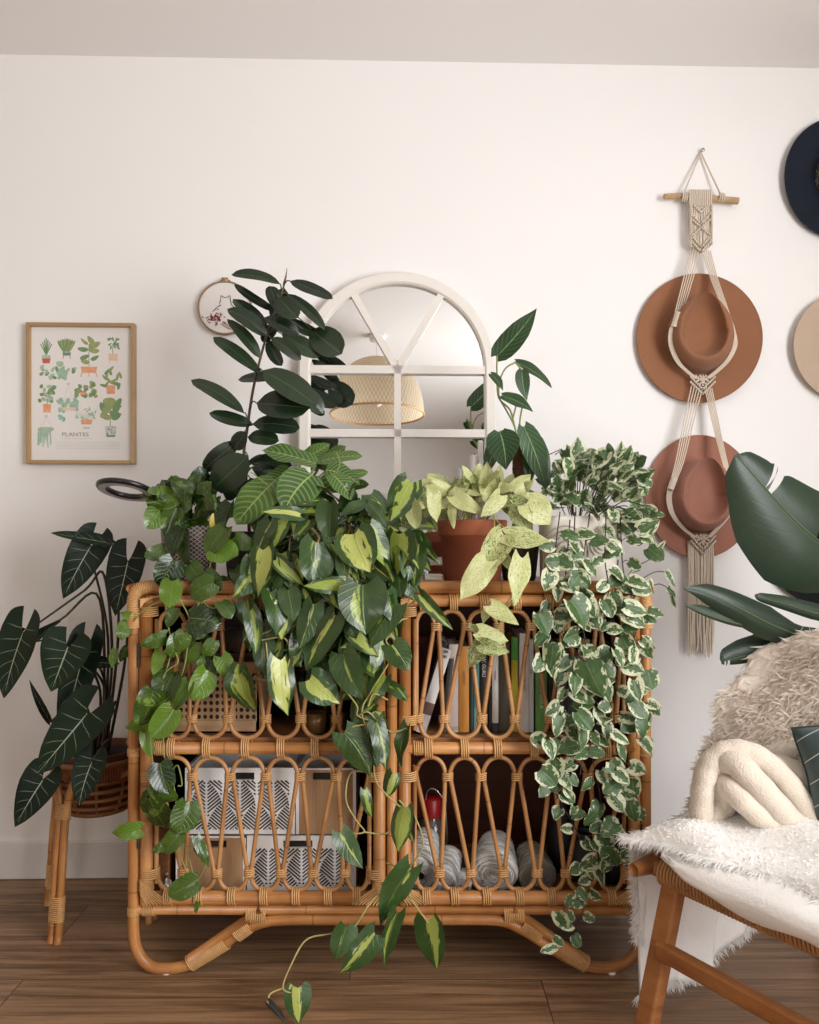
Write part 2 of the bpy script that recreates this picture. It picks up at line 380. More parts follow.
def wall_with_hole(name, along, at, lo, hi, h0, h1, z0, z1, th=.05):
    mb = MB()
    def seg(a0, a1, b0, b1):
        c = ((a0 + a1) / 2, at, (b0 + b1) / 2) if along == 'x' else (at, (a0 + a1) / 2, (b0 + b1) / 2)
        h = ((a1 - a0) / 2, th, (b1 - b0) / 2) if along == 'x' else (th, (a1 - a0) / 2, (b1 - b0) / 2)
        mb.box(c, h)
    seg(lo, h0, 0, ZC); seg(h1, hi, 0, ZC); seg(h0, h1, z1, ZC)
    if z0 > 0: seg(h0, h1, 0, z0)
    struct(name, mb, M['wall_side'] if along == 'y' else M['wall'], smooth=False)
    fr = MB(); w = .03
    for a0, a1, b0, b1 in ((h0, h0 + 2 * w, z0, z1), (h1 - 2 * w, h1, z0, z1), (h0, h1, z0, z0 + 2 * w), (h0, h1, z1 - 2 * w, z1)):
        c = ((a0 + a1) / 2, at, (b0 + b1) / 2) if along == 'x' else (at, (a0 + a1) / 2, (b0 + b1) / 2)
        h = ((a1 - a0) / 2, .04, (b1 - b0) / 2) if along == 'x' else (.04, (a1 - a0) / 2, (b1 - b0) / 2)
        fr.box(c, h)
    return fr
fr = wall_with_hole('wall_right', 'y', XR + .05, -3.5, 2.6, -1.3, .7, .28, 2.42); struct('window_1', fr, M['white'], smooth=False)
fr = wall_with_hole('wall_front', 'x', YS - .05, -2.4, 2.4, -2.08, -.82, .98, 1.86); struct('added_fill_window', fr, M['white'], smooth=False)  # unseen window added to hold the fill light

# ------------------------------------------------------------------ rattan cabinet
YF = 1.91                                   # centre plane of the front poles
YB = 2.31                                  # back poles
F = lambda px, py, dy=0.0: P(px, py, YF + dy) if not dy else P(px, py, YF) + A3(0, dy, 0)
xl, xr = F(133.8, 0)[0], F(645.5, 0)[0]
zf = lambda py: F(0, py)[2]
cab = thing('rattan_cabinet', ((xl + xr) / 2, YF, 0), 'wide honey-coloured rattan cabinet with two doors of looped cane on bent pole legs', 'cabinet')
RP = .0138
mb = MB()
# the long bent pole that makes both legs and the lower front rail
leg = [(133.8, 600), (133.8, 760), (133.6, 900), (134, 935), (139, 954), (150, 966), (167, 968.5), (190, 964), (216, 949), (241, 932), (262, 922.5), (285, 919.5), (340, 919.3), (440, 919.3),
       (496, 920), (518, 927), (540, 940), (566, 957), (588, 966), (611, 967), (629, 960), (640, 946), (645, 925), (645.5, 900), (645.5, 760), (645.5, 600)]
mb.tube(cat([F(*q) for q in leg], 7), .0138, 12, rnd=.1)
for x0, y0, x1, y1 in ((190, 958, 262, 909), (586, 961, 512, 909)):
    mb.tube([F(x0, y0, -.004), F(x1, y1, -.004)], .0125, 10)
mb.build('leg_pole', M['rattan'], cab)
mb = MB(); mb.tube([F(141, 587.3), F(638, 587.3)], .0165, 12, rnd=.3); mb.build('top_rail', M['rattan'], cab)
mb = MB(); mb.tube([F(134, 909.6), F(645, 909.6)], .0118, 12, rnd=.5); mb.build('bottom_rail', M['rattan'], cab)
mb = MB(); mb.tube([F(392, 592), F(392, 908)], .0135, 12, rnd=.7); mb.build('centre_post', M['rattan'], cab)
for x in (xl - .02, xr + .02):
    mb = MB(); mb.tube([(x, YB, .0), (x, YB, .97)], .0135, 10, rnd=.2)
    mb.build('back_post', M['rattan'], cab)
mb = MB()
for z in (.965, .58, .155):
    for x in (xl - .008, xr + .008): mb.tube([(x, YF, z), (x * 1.01, YB, z)], .012, 8)
    mb.tube([(xl, YB, z), (xr, YB, z)], .012, 8)
mb.build('side_rail', M['rattan'], cab)
mb = MB(); mb.box(((xl + xr) / 2, (YF + YB) / 2 + .005, .967), ((xr - xl) / 2 - .005, .197, .008)); mb.build('top_board', M['board'], cab, smooth=False)
mb = MB(); mb.box(((xl + xr) / 2, (YF + YB) / 2 + .01, .578), ((xr - xl) / 2 - .008, .19, .008)); mb.build('shelf', M['board'], cab, smooth=False)
mb = MB(); mb.box(((xl + xr) / 2, (YF + YB) / 2 + .01, .163), ((xr - xl) / 2 - .008, .19, .008)); mb.build('bottom_board', M['board'], cab, smooth=False)
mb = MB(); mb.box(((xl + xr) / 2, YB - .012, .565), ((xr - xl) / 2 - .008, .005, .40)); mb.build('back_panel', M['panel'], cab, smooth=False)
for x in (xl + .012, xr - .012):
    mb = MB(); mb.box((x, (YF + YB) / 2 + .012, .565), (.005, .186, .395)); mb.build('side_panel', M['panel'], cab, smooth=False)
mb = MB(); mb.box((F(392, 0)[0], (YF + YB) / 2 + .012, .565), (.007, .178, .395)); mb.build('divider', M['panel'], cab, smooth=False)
# bindings of the body
mb = MB()
def done():
    global mb
    mb.build('cane_binding', M['bind'], cab); mb = MB()
for px in (133.8, 645.5):
    for py in (752, 911): mb.wrap(F(px, py - 4), F(px, py + 4), .0148, .0148, 4); done()
for px, sgn in ((133.8, 1), (645.5, -1)):
    el = [F(px, 628), F(px, 612), F(px + sgn * .6, 599), F(px + sgn * 4.5, 590.5), F(px + sgn * 13, 587.4), F(px + sgn * 25, 587.3), F(px + sgn * 38, 587.3)]
    mb.tube(cat(el, 8), .0150, 12); mb.wrap_path(el, .0165); done()
for px, sgn in ((134, 1), (645, -1)): mb.wrap(F(px + sgn * 9, 910), F(px + sgn * 21, 910), .0130, .0130, 4); done()
for px in (257, 514):
    mb.wrap(F(px - 10, 914.5), F(px + 10, 914.5), .0215, .0165, 11, u=UP, cr=.0019); done()
for (x0, y0, x1, y1) in ((190, 963, 226, 941), (236, 934, 250, 924), (586, 964, 550, 942), (540, 935, 522, 923)):
    n_ = 16 if abs(x1 - x0) > 20 else 6
    mb.wrap(F(x0, y0), F(x1, y1), .0205, .0165, n_, .0019); done()
for px in (167, 611):
    mb = MB(); mb.lathe([(0, 0), (.012, 0), (.012, .006), (0, .006)], A3(F(px, 0)[0], YF, 0), 14); mb.build('glide', M['white'], cab)

def door(x0, x1, UNu, LNu, UNl, LNl, mids, tops):
    d = MB(); rs = .0155
    st0, st1 = F(x0, 0)[0], F(x1, 0)[0]
    for px in (x0, x1): d.tube([F(px, 596), F(px, 903)], rs, 12, rnd=px / 700)
    d.tube([F(x0, 600.5), F(x1, 600.5)], .0155, 12, rnd=.4); d.tube([F(x0, 897.5), F(x1, 897.5)], .0168, 12, rnd=.8)
    fr = d.build('door', M['rattan'], cab)
    rl = MB(); rl.tube([F(x0, 748), F(x1, 748)], .0155, 12, rnd=.6); rl.build('door_rail', M['rattan'], fr)
    class Each:
        def tube(s, *a, **k): MB().tube(*a, **k).build('cane_loop', M['cane'], fr)
    L = Each()
    def tier(UN, LN, ytop, yU, yL, ybot, e0, e1):
        n = len(LN)
        for k in range(n):
            a, b, c = UN[k], UN[k + 1], LN[k]
            m, w = (a + b) / 2, (b - a) / 2
            dy = -.003 if k % 2 else .003
            left = [F(c - 1.6, yL, dy)] + [F(c - 1.6 + (a + 2.4 - c + 1.6) * t, yL + (yU - yL) * t, dy) for t in (.35, .7, 1.0)]
            arc = [F(m - (w - 2.4) * math.cos(t), yU - (yU - ytop) * math.sin(t) ** .9, dy) for t in np.linspace(.35, math.pi - .35, 7)]
            right = [F(b - 2.4 + (c + 1.6 - b + 2.4) * t, yU + (yL - yU) * t, dy) for t in (0, .3, .65, 1.0)]
            pts = cat(left + arc + right, 5)
            L.tube(pts, .0058, 8, rnd=R.random())
        ends = [e0] + list(LN) + [e1]
        for k in range(len(ends) - 1):
            a, b = ends[k], ends[k + 1]; m, w = (a + b) / 2, (b - a) / 2
            if w < 5: continue
            i0, i1 = (0 if k == 0 else 1.8), (0 if k == len(ends) - 2 else 1.8)
            arc = [F(m - (w - 1.8) * math.cos(t), yL + (ybot - yL) * math.sin(t) ** .9, .002) for t in np.linspace(.0, math.pi, 9)]
            L.tube(cat([F(a + 1.8, yL - 7, .002)] + arc + [F(b - 1.8, yL - 7, .002)], 5), .0058, 8, rnd=R.random())
        L.tube([F(e0 + .5, ytop + 8), F(e0 + .5, ybot - 8)], .0056, 8, rnd=.3); L.tube([F(e1 - .5, ytop + 8), F(e1 - .5, ybot - 8)], .0056, 8, rnd=.6)
    i0, i1 = x0 + 9.5, x1 - 9.5
    tier(UNu, LNu, 611, 626, 719, 738, i0, i1)
    tier(UNl, LNl, 757.5, 776, 873, 891, i0, i1)
    class Bind:
        def wrap(s, *a, **k): MB().wrap(*a, **k).build('cane_binding', M['bind'], fr)
    B = Bind(); X = MB()
    def knot(px, py, h=4.2, rx=.0128, ry=.0082): B.wrap(F(px, py - h), F(px, py + h), rx, ry, 4.5, .0021)
    for q in UNu[1:-1]: knot(q, 627)
    for q in LNu: knot(q, 719)
    for q in UNl[1:-1]: knot(q, 777)
    for q in LNl: knot(q, 873)
    for q in mids: B.wrap(F(q - 4.3, 748), F(q + 4.3, 748), .0245, .0195, 5, .0022, u=UP)
    for q in tops: B.wrap(F(q - 4.3, 602.5), F(q + 4.3, 602.5), .0205, .0185, 5, .0022, u=UP)
    UB = [(a + b) / 2 for a, b in zip([i0] + list(LNl), list(LNl) + [i1])]
    for q in UB: B.wrap(F(q - 4.3, 896), F(q + 4.3, 896), .0205, .0195, 5, .0022, u=UP)
    for px, s in ((x0, 1), (x1, -1)):
        for py in (612, 720, 776, 873): B.wrap(F(px + s * 3, py - 5), F(px + s * 3, py + 5), .0215, .017, 5, .0021)
        B.wrap(F(px + s * 9, 748), F(px + s * 22, 748), .0172, .0172, 6, .0021)
        B.wrap(F(px, 878), F(px, 890), .0172, .0172, 7, .0019)
        for d_ in range(8): X.tube([F(px - s * 4, 890 - d_ * 1.7 + 1, -.0164), F(px + s * (3 + d_ * 3.4), 902.5 - d_ * .2, -.0166)], .0019, 5)
        for d_ in range(6): X.tube([F(px - s * 4, 607 - d_ * 1.6, -.0162), F(px + s * (4 + d_ * 3.2), 595.5, -.0158)], .0019, 5)
    X.build('corner_binding', M['bind'], fr)
    return fr
door(146.5, 379.5, [157, 187, 219, 250, 283, 318, 352, 371], [163, 191.6, 228, 265.6, 300.7, 337, 364],
     [157, 192.5, 230, 266, 300, 336, 371], [183, 216.6, 249, 281, 313, 345], [173, 208, 246.6, 282, 316, 354], [172, 203, 235, 266, 300, 335])
door(404.8, 634, [414, 436.5, 466.5, 498.6, 531, 565, 598, 625], [418, 444.5, 481.6, 515, 550, 585, 615],
     [414, 447.6, 481, 517, 552, 588, 625], [439.5, 471, 503, 537, 566, 598], [429, 465, 498, 534, 570, 606], [424, 454, 484, 517, 549, 582, 612])
for px, s in ((140.2, 0), (639.8, 0)):
    for py in (655, 835):
        mb = MB(); mb.box(F(px, py, -.006), (.0022, .006, .03)); mb.build('hinge', M['charcoal'], cab, smooth=False)

# ------------------------------------------------------------------ mirror standing on the floor behind the cabinet
def mirror():
    lean = math.radians(2.0); ax = WT
    n_ = math.cos(lean) * WN + math.sin(lean) * UP; up = math.cos(lean) * UP - math.sin(lean) * WN
    top = PW(397.5, 273, .024)
    Hm = top[2] / up[2]; base = top - up * Hm
    q = thing('arched_mirror', base, 'tall cream arched mirror divided by bars like a window, behind the cabinet', 'mirror')
    def at(x, z, d=0.0): return base + ax * x + up * z + n_ * d
    sc = FOC / top[1]; r1 = 98.2 / sc; r0 = 86.5 / sc; zc = Hm - r1
    mid = (r0 + r1) / 2
    prof = [(r0, -.012), (r0, .010), (r0 + .006, .016), (r1 - .006, .016), (r1, .010), (r1, -.012)]
    ring = []
    path = [(1, z) for z in np.linspace(0, zc, 4)] 
    def sect(ang, zoff=None):
        if zoff is not None:
            s_ = ang; return [at(s_ * r, zoff, d) for r, d in prof]
        return [at(r * math.cos(ang), zc + r * math.sin(ang), d) for r, d in prof]
    rows = [sect(1, 0.0), sect(1, zc * .5)] + [sect(t) for t in np.linspace(0, math.pi, 49)] + [sect(-1, zc * .5), sect(-1, 0.0)]
    mb = MB(); mb.grid(np.array(rows), cv=True)
    mb.box(at(0, .018, .002), (r0 + .005, .014, .018), (ax, n_, up)); mb.build('frame', M['mirror_frame'], q, smooth=False)
    g = MB(); outline = [at(-r0 - .004, .01, -.004), at(r0 + .004, .01, -.004)] + [at((r0 + .004) * math.cos(t), zc + (r0 + .004) * math.sin(t), -.004) for t in np.linspace(0, math.pi, 49)]
    g.add(outline, [tuple(range(len(outline)))]); g.build('mirror_glass', M['mirror'], q, smooth=False)
    b = MB(); hb = 3.4 / sc
    def bar(x0, z0, x1, z1, w=hb):
        a, c = at(x0, z0, .003), at(x1, z1, .003); d = norm(c - a)
        b.box((a + c) / 2, (np.linalg.norm(c - a) / 2, .0085, w), (d, n_, np.cross(d, n_)))
    step = 63.3 / sc; z = zc; k = 0
    while z > .08:
        bar(-r0, z, r0, z, hb * 1.15); z -= step * (1 if k else 1); k += 1
    bar(0, .02, 0, zc)
    for s in (-1, 1): bar(0, zc, s * r0 * .5, zc + r0 * .866)
    b.build('glazing_bar', M['mirror_frame'], q, smooth=False)
mirror()

# ------------------------------------------------------------------ pendant lamp the mirror shows
def pendant():
    c = A3(-.075, -.17, 2.11); q = thing('pendant_lamp', c, 'woven rattan dome pendant lamp seen in the arched mirror', 'lamp')
    mb = MB(); Rr, Hh = .315, .385
    prof = lambda t: (Rr * math.sin(t) ** .85 if t > 0 else .02, Hh * math.cos(t))
    n = NT('woven_rattan_shade'); u = n.sep(n.uv())
    s1 = n.math('SINE', n.math('MULTIPLY', u[0], 6.283 * 75)); s2 = n.math('SINE', n.math('MULTIPLY', u[1], 6.283 * 11))
    f = n.math('MULTIPLY', s1, s2)
    n.col(n.mix(n.ss(-.5, .5, f), (.56, .44, .30), (.88, .78, .62))); n.bump(f, .6, .004); n.set(.7)
    tr = n.n('ShaderNodeBsdfTranslucent'); tr.inputs[0].default_value = (.82, .70, .52, 1); mx = n.n('ShaderNodeMixShader'); mx.inputs[0].default_value = .45
    n.l(n.b.outputs[0], mx.inputs[1]); n.l(tr.outputs[0], mx.inputs[2]); n.l(mx.outputs[0], n.out.inputs[0])
    mb.lathe([(max(.03, prof(t)[0]), prof(t)[1]) for t in np.linspace(.08, math.pi / 2, 22)], c, 64); mb.build('lamp_shade', n.m, q)
    mb = MB(); mb.tube([c + A3(math.cos(t) * Rr, math.sin(t) * Rr, 0) for t in np.linspace(0, 6.2832, 48, endpoint=False)], .007, 8, closed=True)
    mb.tube([c + A3(math.cos(t) * .035, math.sin(t) * .035, Hh) for t in np.linspace(0, 6.2832, 20, endpoint=False)], .006, 6, closed=True); mb.build('shade_rim', M['bind'], q)
    mb = MB(); mb.tube([c + A3(0, 0, .2), A3(c[0], c[1], 2.62)], .004, 8); mb.build('flex', M['white'], q)
    mb = MB(); mb.lathe([(0, -.035), (.05, -.035), (.06, 0), (0, 0)], A3(c[0], c[1], 2.65), 24); mb.build('ceiling_rose', M['white'], q)
    mb = MB(); mb.lathe([(0, -.10), (.03, -.085), (.042, -.05), (.03, -.01), (.018, .02), (.018, .07), (0, .07)], c + A3(0, 0, .15), 18); mb.build('bulb', M['white'], q)
pendant()
# ------------------------------------------------------------------ leaves
PROF = {
 'heart': ([0, .06, .16, .30, .5, .7, .84, .93, 1], [.58, .82, .96, 1, .92, .68, .38, .15, 0]),
 'round': ([0, .06, .16, .32, .5, .7, .85, .95, 1], [.50, .78, .95, 1, .98, .84, .58, .26, 0]),
 'oval': ([0, .05, .12, .25, .45, .65, .82, .92, .97, 1], [.06, .36, .60, .86, 1, .97, .79, .54, .30, 0]),
 'lance': ([0, .08, .2, .36, .55, .75, .9, .97, 1], [.30, .72, .94, 1, .86, .53, .22, .07, 0]),
 'arrow': ([0, .008, .025, .06, .12, .22, .36, .55, .75, .9, .97, 1], [.30, .46, .66, .84, .95, 1, .95, .77, .48, .20, .07, 0]),
 'paddle': ([0, .06, .2, .4, .65, .84, .94, .98, 1], [.15, .55, .86, 1, .98, .78, .48, .24, 0]),
}
LOBE = {'heart': .17, 'round': .12, 'oval': 0, 'lance': .08, 'arrow': .40, 'paddle': .0}
def leaf(mb, base, tip, nrm, w=.8, shape='heart', fold=.12, curl=.25, wave=.02, bend=0.0, nu=6, nv=10, rnd=None, lobe=None, twist=None):
    if shape == 'mix': shape = 'round' if R.random() < .45 else 'heart'
    base = np.asarray(base, float); tip = np.asarray(tip, float)
    L = np.linalg.norm(tip - base); t = (tip - base) / L
    n = np.asarray(nrm, float); n = n - t * n.dot(t)
    if np.linalg.norm(n) < .05: n = np.cross(t, A3(.3, .5, .8))
    n = norm(n); b = np.cross(t, n)
    v = np.linspace(0, 1, nv) ** (1.7 if shape == 'arrow' else .92); u = np.linspace(-1, 1, nu + 1)
    hw = np.interp(v, *PROF[shape]) * w * L / 2
    U, V = np.meshgrid(u, v); HW = hw[:, None]
    lb = LOBE[shape] if lobe is None else lobe
    X = U * HW; Y = V * L - lb * L * np.abs(U) ** 1.6 * np.clip(1 - V * 1.35, 0, 1) ** 1.5
    Y[:, :] = np.where(np.abs(U) < 1e-6, V * L, Y)
    Z = curl * L * V * (1 - V) + fold * np.abs(X) - .22 * fold * X * X / (w * L / 2)
    ph = R.random() * 6
    Z = Z + wave * L * np.sin(V * 11 + ph + np.sign(U) * 1.3) * np.abs(U) ** 2
    X = X + bend * L * V * (1 - V) * 2
    tw = (R.uniform(-.45, .45) if twist is None else twist) * (V - .35); X, Z = X * np.cos(tw) - Z * np.sin(tw) * 0, Z + X * np.sin(tw)
    p = base + X[..., None] * b + Y[..., None] * t + Z[..., None] * n
    uv = np.stack([U * .5 + .5, V], -1)
    mb.grid(p, uv, R.random() if rnd is None else rnd)
LS = {'rot': 0.0}
def E(mb, x0, y0, x1, y1, Y, w=.85, nx=None, nz=None, dY=0.0, shape='heart', st=None, sm=None, **k):
    """a leaf measured in the photograph: stalk end, tip, depth"""
    a = P(x0, y0, Y); c = P(x1, y1, Y + dY)
    nx = R.uniform(-.75, .75) if nx is None else nx; nz = R.uniform(-.1, .75) if nz is None else nz
    k.setdefault('fold', R.uniform(-.35, .5)); k.setdefault('curl', R.uniform(-.05, .45)); k.setdefault('wave', R.uniform(.012, .045)); k.setdefault('bend', R.uniform(-.12, .12))
    leaf(mb, a, c, (nx, -1, nz), w, shape, **k)
    if st is not None: sm.tube(cat([np.asarray(st, float), (np.asarray(st) + a) / 2 + A3(0, -.004, .008), a], 4), .0013, 5)
def petiole(sm, a, b, r=.0013, sag=.012):
    a = np.asarray(a, float); b = np.asarray(b, float); d = np.linalg.norm(b - a)
    sm.tube(cat([a, (a + b) / 2 + A3(0, -.15 * d, .22 * d), b], 4), r, 5)
def vine(mb, sm, path, step, L, w, r=.0016, shape='heart', out=.014, first=0.0, drop=1.0, spread=.8, **k):
    """stem through measured points, a leaf every step metres, alternately to either side"""
    p = cat(path, 10); sm.tube(p, np.linspace(r * 1.25, r * .8, len(p)), 6, rnd=R.random())
    d = np.r_[0, np.cumsum(np.linalg.norm(np.diff(p, axis=0), axis=1))]; s = first + step * R.uniform(.2, .9); sd = 1
    while s < d[-1]:
        q = np.array([np.interp(s, d, p[:, i]) for i in range(3)])
        l = R.uniform(*L); ang = sd * R.uniform(.1, 2.0) * spread
        o = A3(sd * R.uniform(.3, 1.2) * out, -R.uniform(.2, 1.0) * out, R.uniform(-.2, .6) * out)
        dr = norm(A3(math.sin(ang), -R.uniform(.0, .5), -math.cos(ang) * drop + R.uniform(-.2, .3)))
        a = q + o
        leaf(mb, a, a + dr * l, (R.uniform(-.9, .9), -1, R.uniform(-.3, .9)), R.uniform(*w), shape,
             fold=R.uniform(-.4, .5), curl=R.uniform(-.05, .5), wave=R.uniform(.02, .06), bend=R.uniform(-.1, .1), nu=k.get('nu', 6), nv=k.get('nv', 8))
        petiole(sm, q, a, r * .7); sd = -sd; s += step * R.uniform(.65, 1.35)
def mound(mb, sm, crown, cx, cy, rx, ry, Y0, Y1, n, L, w, shape='heart', up=.3, **k):
    """leaves spreading from the pot's crown over an ellipsoid of foliage"""
    for i in range(n):
        th = R.uniform(0, 6.283); rr = math.sqrt(R.random())
        Yd = R.uniform(Y0, Y1)
        a = P(cx + rx * rr * math.cos(th), cy + ry * rr * math.sin(th), Yd)
        o = a - crown; l = R.uniform(*L)
        dr = norm(norm(o) * .7 + A3(R.uniform(-.6, .6), R.uniform(-.7, .2), R.uniform(-1.0, up)))
        leaf(mb, a, a + dr * l, (R.uniform(-.6, .6) + o[0] * 2, -.8, R.uniform(.2, 1.1)), R.uniform(*w), shape,
             fold=R.uniform(-.3, .45), curl=R.uniform(.1, .5), wave=R.uniform(.015, .045), nu=k.get('nu', 6), nv=k.get('nv', 8))
        if sm is not None and R.random() < k.get('pet', .6): petiole(sm, crown + (a - crown) * .35 + A3(0, 0, -.01), a, k.get('pr', .0014))
def pot(q, c, r0, r1, h, m, rim=None, soil=True, name='pot'):
    """tapered pot with wall thickness, standing on c"""
    mb = MB(); t = .006
    pr = [(0, .0), (r0 * .94, .0), (r0, .006)]
    if rim: rh, ro = rim; f = (h - rh) / h; rm = r0 + (r1 - r0) * f; pr += [(rm, h - rh - .001), (rm + ro * .8, h - rh), (rm + ro, h - rh + .004), (r1 + ro, h - .003), (r1 + ro - .002, h)]
    else: pr += [(r1, h - .003), (r1 - .001, h)]
    pr += [(r1 - t, h), (r1 - t - .002, h - .02), (r1 - t - .004, h - .024)]
    mb.lathe(pr, c, 40); o = mb.build(name, m, q)
    if soil:
        s = MB(); s.lathe([(0, h - .018), (r1 * .5, h - .014), (r1 - t - .003, h - .02)], c, 30); s.build('soil', M['soil'], q)
    return o
TOP = .9755                                     # top of the cabinet board

# ---- golden pothos in a lattice pot, left end of the cabinet
def lattice_mat():
    n = NT('lattice_pot'); u = n.sep(n.obj())
    a = n.math('MULTIPLY', n.math('ARCTAN2', u[1], u[0]), 30 / 6.2832); b = n.math('MULTIPLY', u[2], 88.0)
    k1 = n.math('ABSOLUTE', n.math('SUBTRACT', n.math('FRACT', n.math('ADD', a, b)), .5)); k2 = n.math('ABSOLUTE', n.math('SUBTRACT', n.math('FRACT', n.math('SUBTRACT', a, b)), .5))
    e = n.math('MAXIMUM', k1, k2); f = n.ss(.36, .42, e)
    n.col(n.mix(f, (.035, .022, .022), (.42, .34, .27))); n.bump(f, .6, .002); return n.set(.45)
def pothos():

    c = P(190, 577, 2.045); c[2] = TOP
    q = thing('trailing_pothos', c, 'green pothos in a dark lattice pot trailing down the left end of the rattan cabinet', 'plant')
    pot(q, c, .066, .076, .150, lattice_mat())
    f = MB(); s = MB(); cr = c + A3(0, 0, .14)
    mound(f, s, cr, 190, 508, 36, 22, 1.97, 2.10, 46, (.045, .07), (.75, .95), 'round', up=.5)
    T = [(176,497,157,488,1.99,.8),(192,496,170,480,1.97,.75),(194,492,200,473,1.98,.9),(178,496,155,507,1.98,.8),(185,490,187,514,1.95,.7),(196,492,216,512,1.96,.7),
     (160,508,147,529,1.97,.9),(177,508,165,537,1.97,.7),(231,503,221,533,1.93,.8),(227,527,207,555,1.90,.85),(212,548,238,556,1.89,.95),(182,528,172,556,1.93,.75),(183,533,190,567,1.94,.6),
     (165,549,144,557,1.93,.75),(174,560,158,586,1.89,.95),(172,581,169,608,1.86,.85),(214,583,190,598,1.86,.85),(204,573,222,590,1.88,.8),(190,565,204,584,1.90,.8),(190,618,222,623,1.86,1.0),
     (221,602,231,619,1.86,.8),(176,609,167,628,1.87,.7),(235,537,254,548,1.93,.8),(235,569,247,590,1.90,.65),(221,580,240,586,1.92,.5),(134,617,120,612,1.90,.7),(128,622,121,640,1.90,.8),
     (166,636,139,645,1.86,.6),(179,635,171,658,1.86,.75),(184,632,178,652,1.85,.8),(203,634,214,646,1.87,.7),(161,652,153,676,1.87,.6),(174,672,163,703,1.87,.95),(207,670,191,700,1.87,.8),
     (189,683,174,710,1.85,.6),(153,691,139,726,1.84,.75),(173,709,151,738,1.84,.8),(152,724,125,728,1.87,.7),(145,733,152,758,1.87,.5),(221,657,232,682,1.87,.7),(210,656,216,675,1.88,.6),
     (160,763,169,794,1.85,.8),(153,783,178,799,1.85,.75),(149,798,168,829,1.85,.85),(150,793,144,813,1.87,.8),(141,829,112,833,1.84,.6),(188,802,177,834,1.85,.95),(181,832,163,852,1.84,.75),
     (168,845,151,852,1.84,.6),(197,838,209,868,1.84,.35),(197,880,168,896,1.83,.72),(198,902,196,914,1.83,.5),(196,848,200,858,1.85,.5),(205,620,196,640,1.87,.8),(214,640,204,656,1.87,.8),(196,642,186,664,1.87,.8),
     (116,650,112,668,1.92,.7),(128,648,120,662,1.92,.6),(199,655,206,672,1.88,.7)]
    for a in T: E(f, *a, dY=R.uniform(-.025, .01), shape='round' if a[5] > .7 else 'heart')
    V = [[(190,520,2.03),(168,546,1.95),(164,575,1.90),(166,612,1.87),(171,650,1.87),(160,690,1.86),(150,730,1.86),(158,790,1.86),(172,830,1.86),(186,872,1.85),(197,908,1.84)],
         [(205,520,2.03),(212,552,1.93),(203,590,1.88),(190,632,1.87),(184,668,1.87),(170,705,1.86),(163,748,1.86),(173,782,1.86),(180,828,1.86),(190,862,1.85),(195,885,1.84)],
         [(200,600,1.88),(212,608,1.87),(223,604,1.87)],[(160,655,1.87),(172,650,1.86),(178,662,1.86),(166,672,1.86),(158,690,1.87)],[(172,770,1.86),(178,766,1.85),(182,784,1.85),(178,786,1.85)],
         [(166,600,1.87),(150,606,1.88),(136,618,1.89),(122,640,1.92)],[(196,850,1.86),(206,846,1.85),(204,868,1.85),(196,882,1.85)],[(180,600,1.87),(188,615,1.87),(196,640,1.87)]]
    for p in V: s.tube(cat(PP(p, 1.86), 8), .0019, 6, rnd=R.random())
    f.build('foliage', M['pothos'], q); s.build('vine', M['vine_g'], q)
    y = MB(); E(y, 217, 516, 211, 529, 1.93, .8); y.build('yellowing_leaf', plain('yellow_leaf', (.55, .46, .09), .5), q)
pothos()

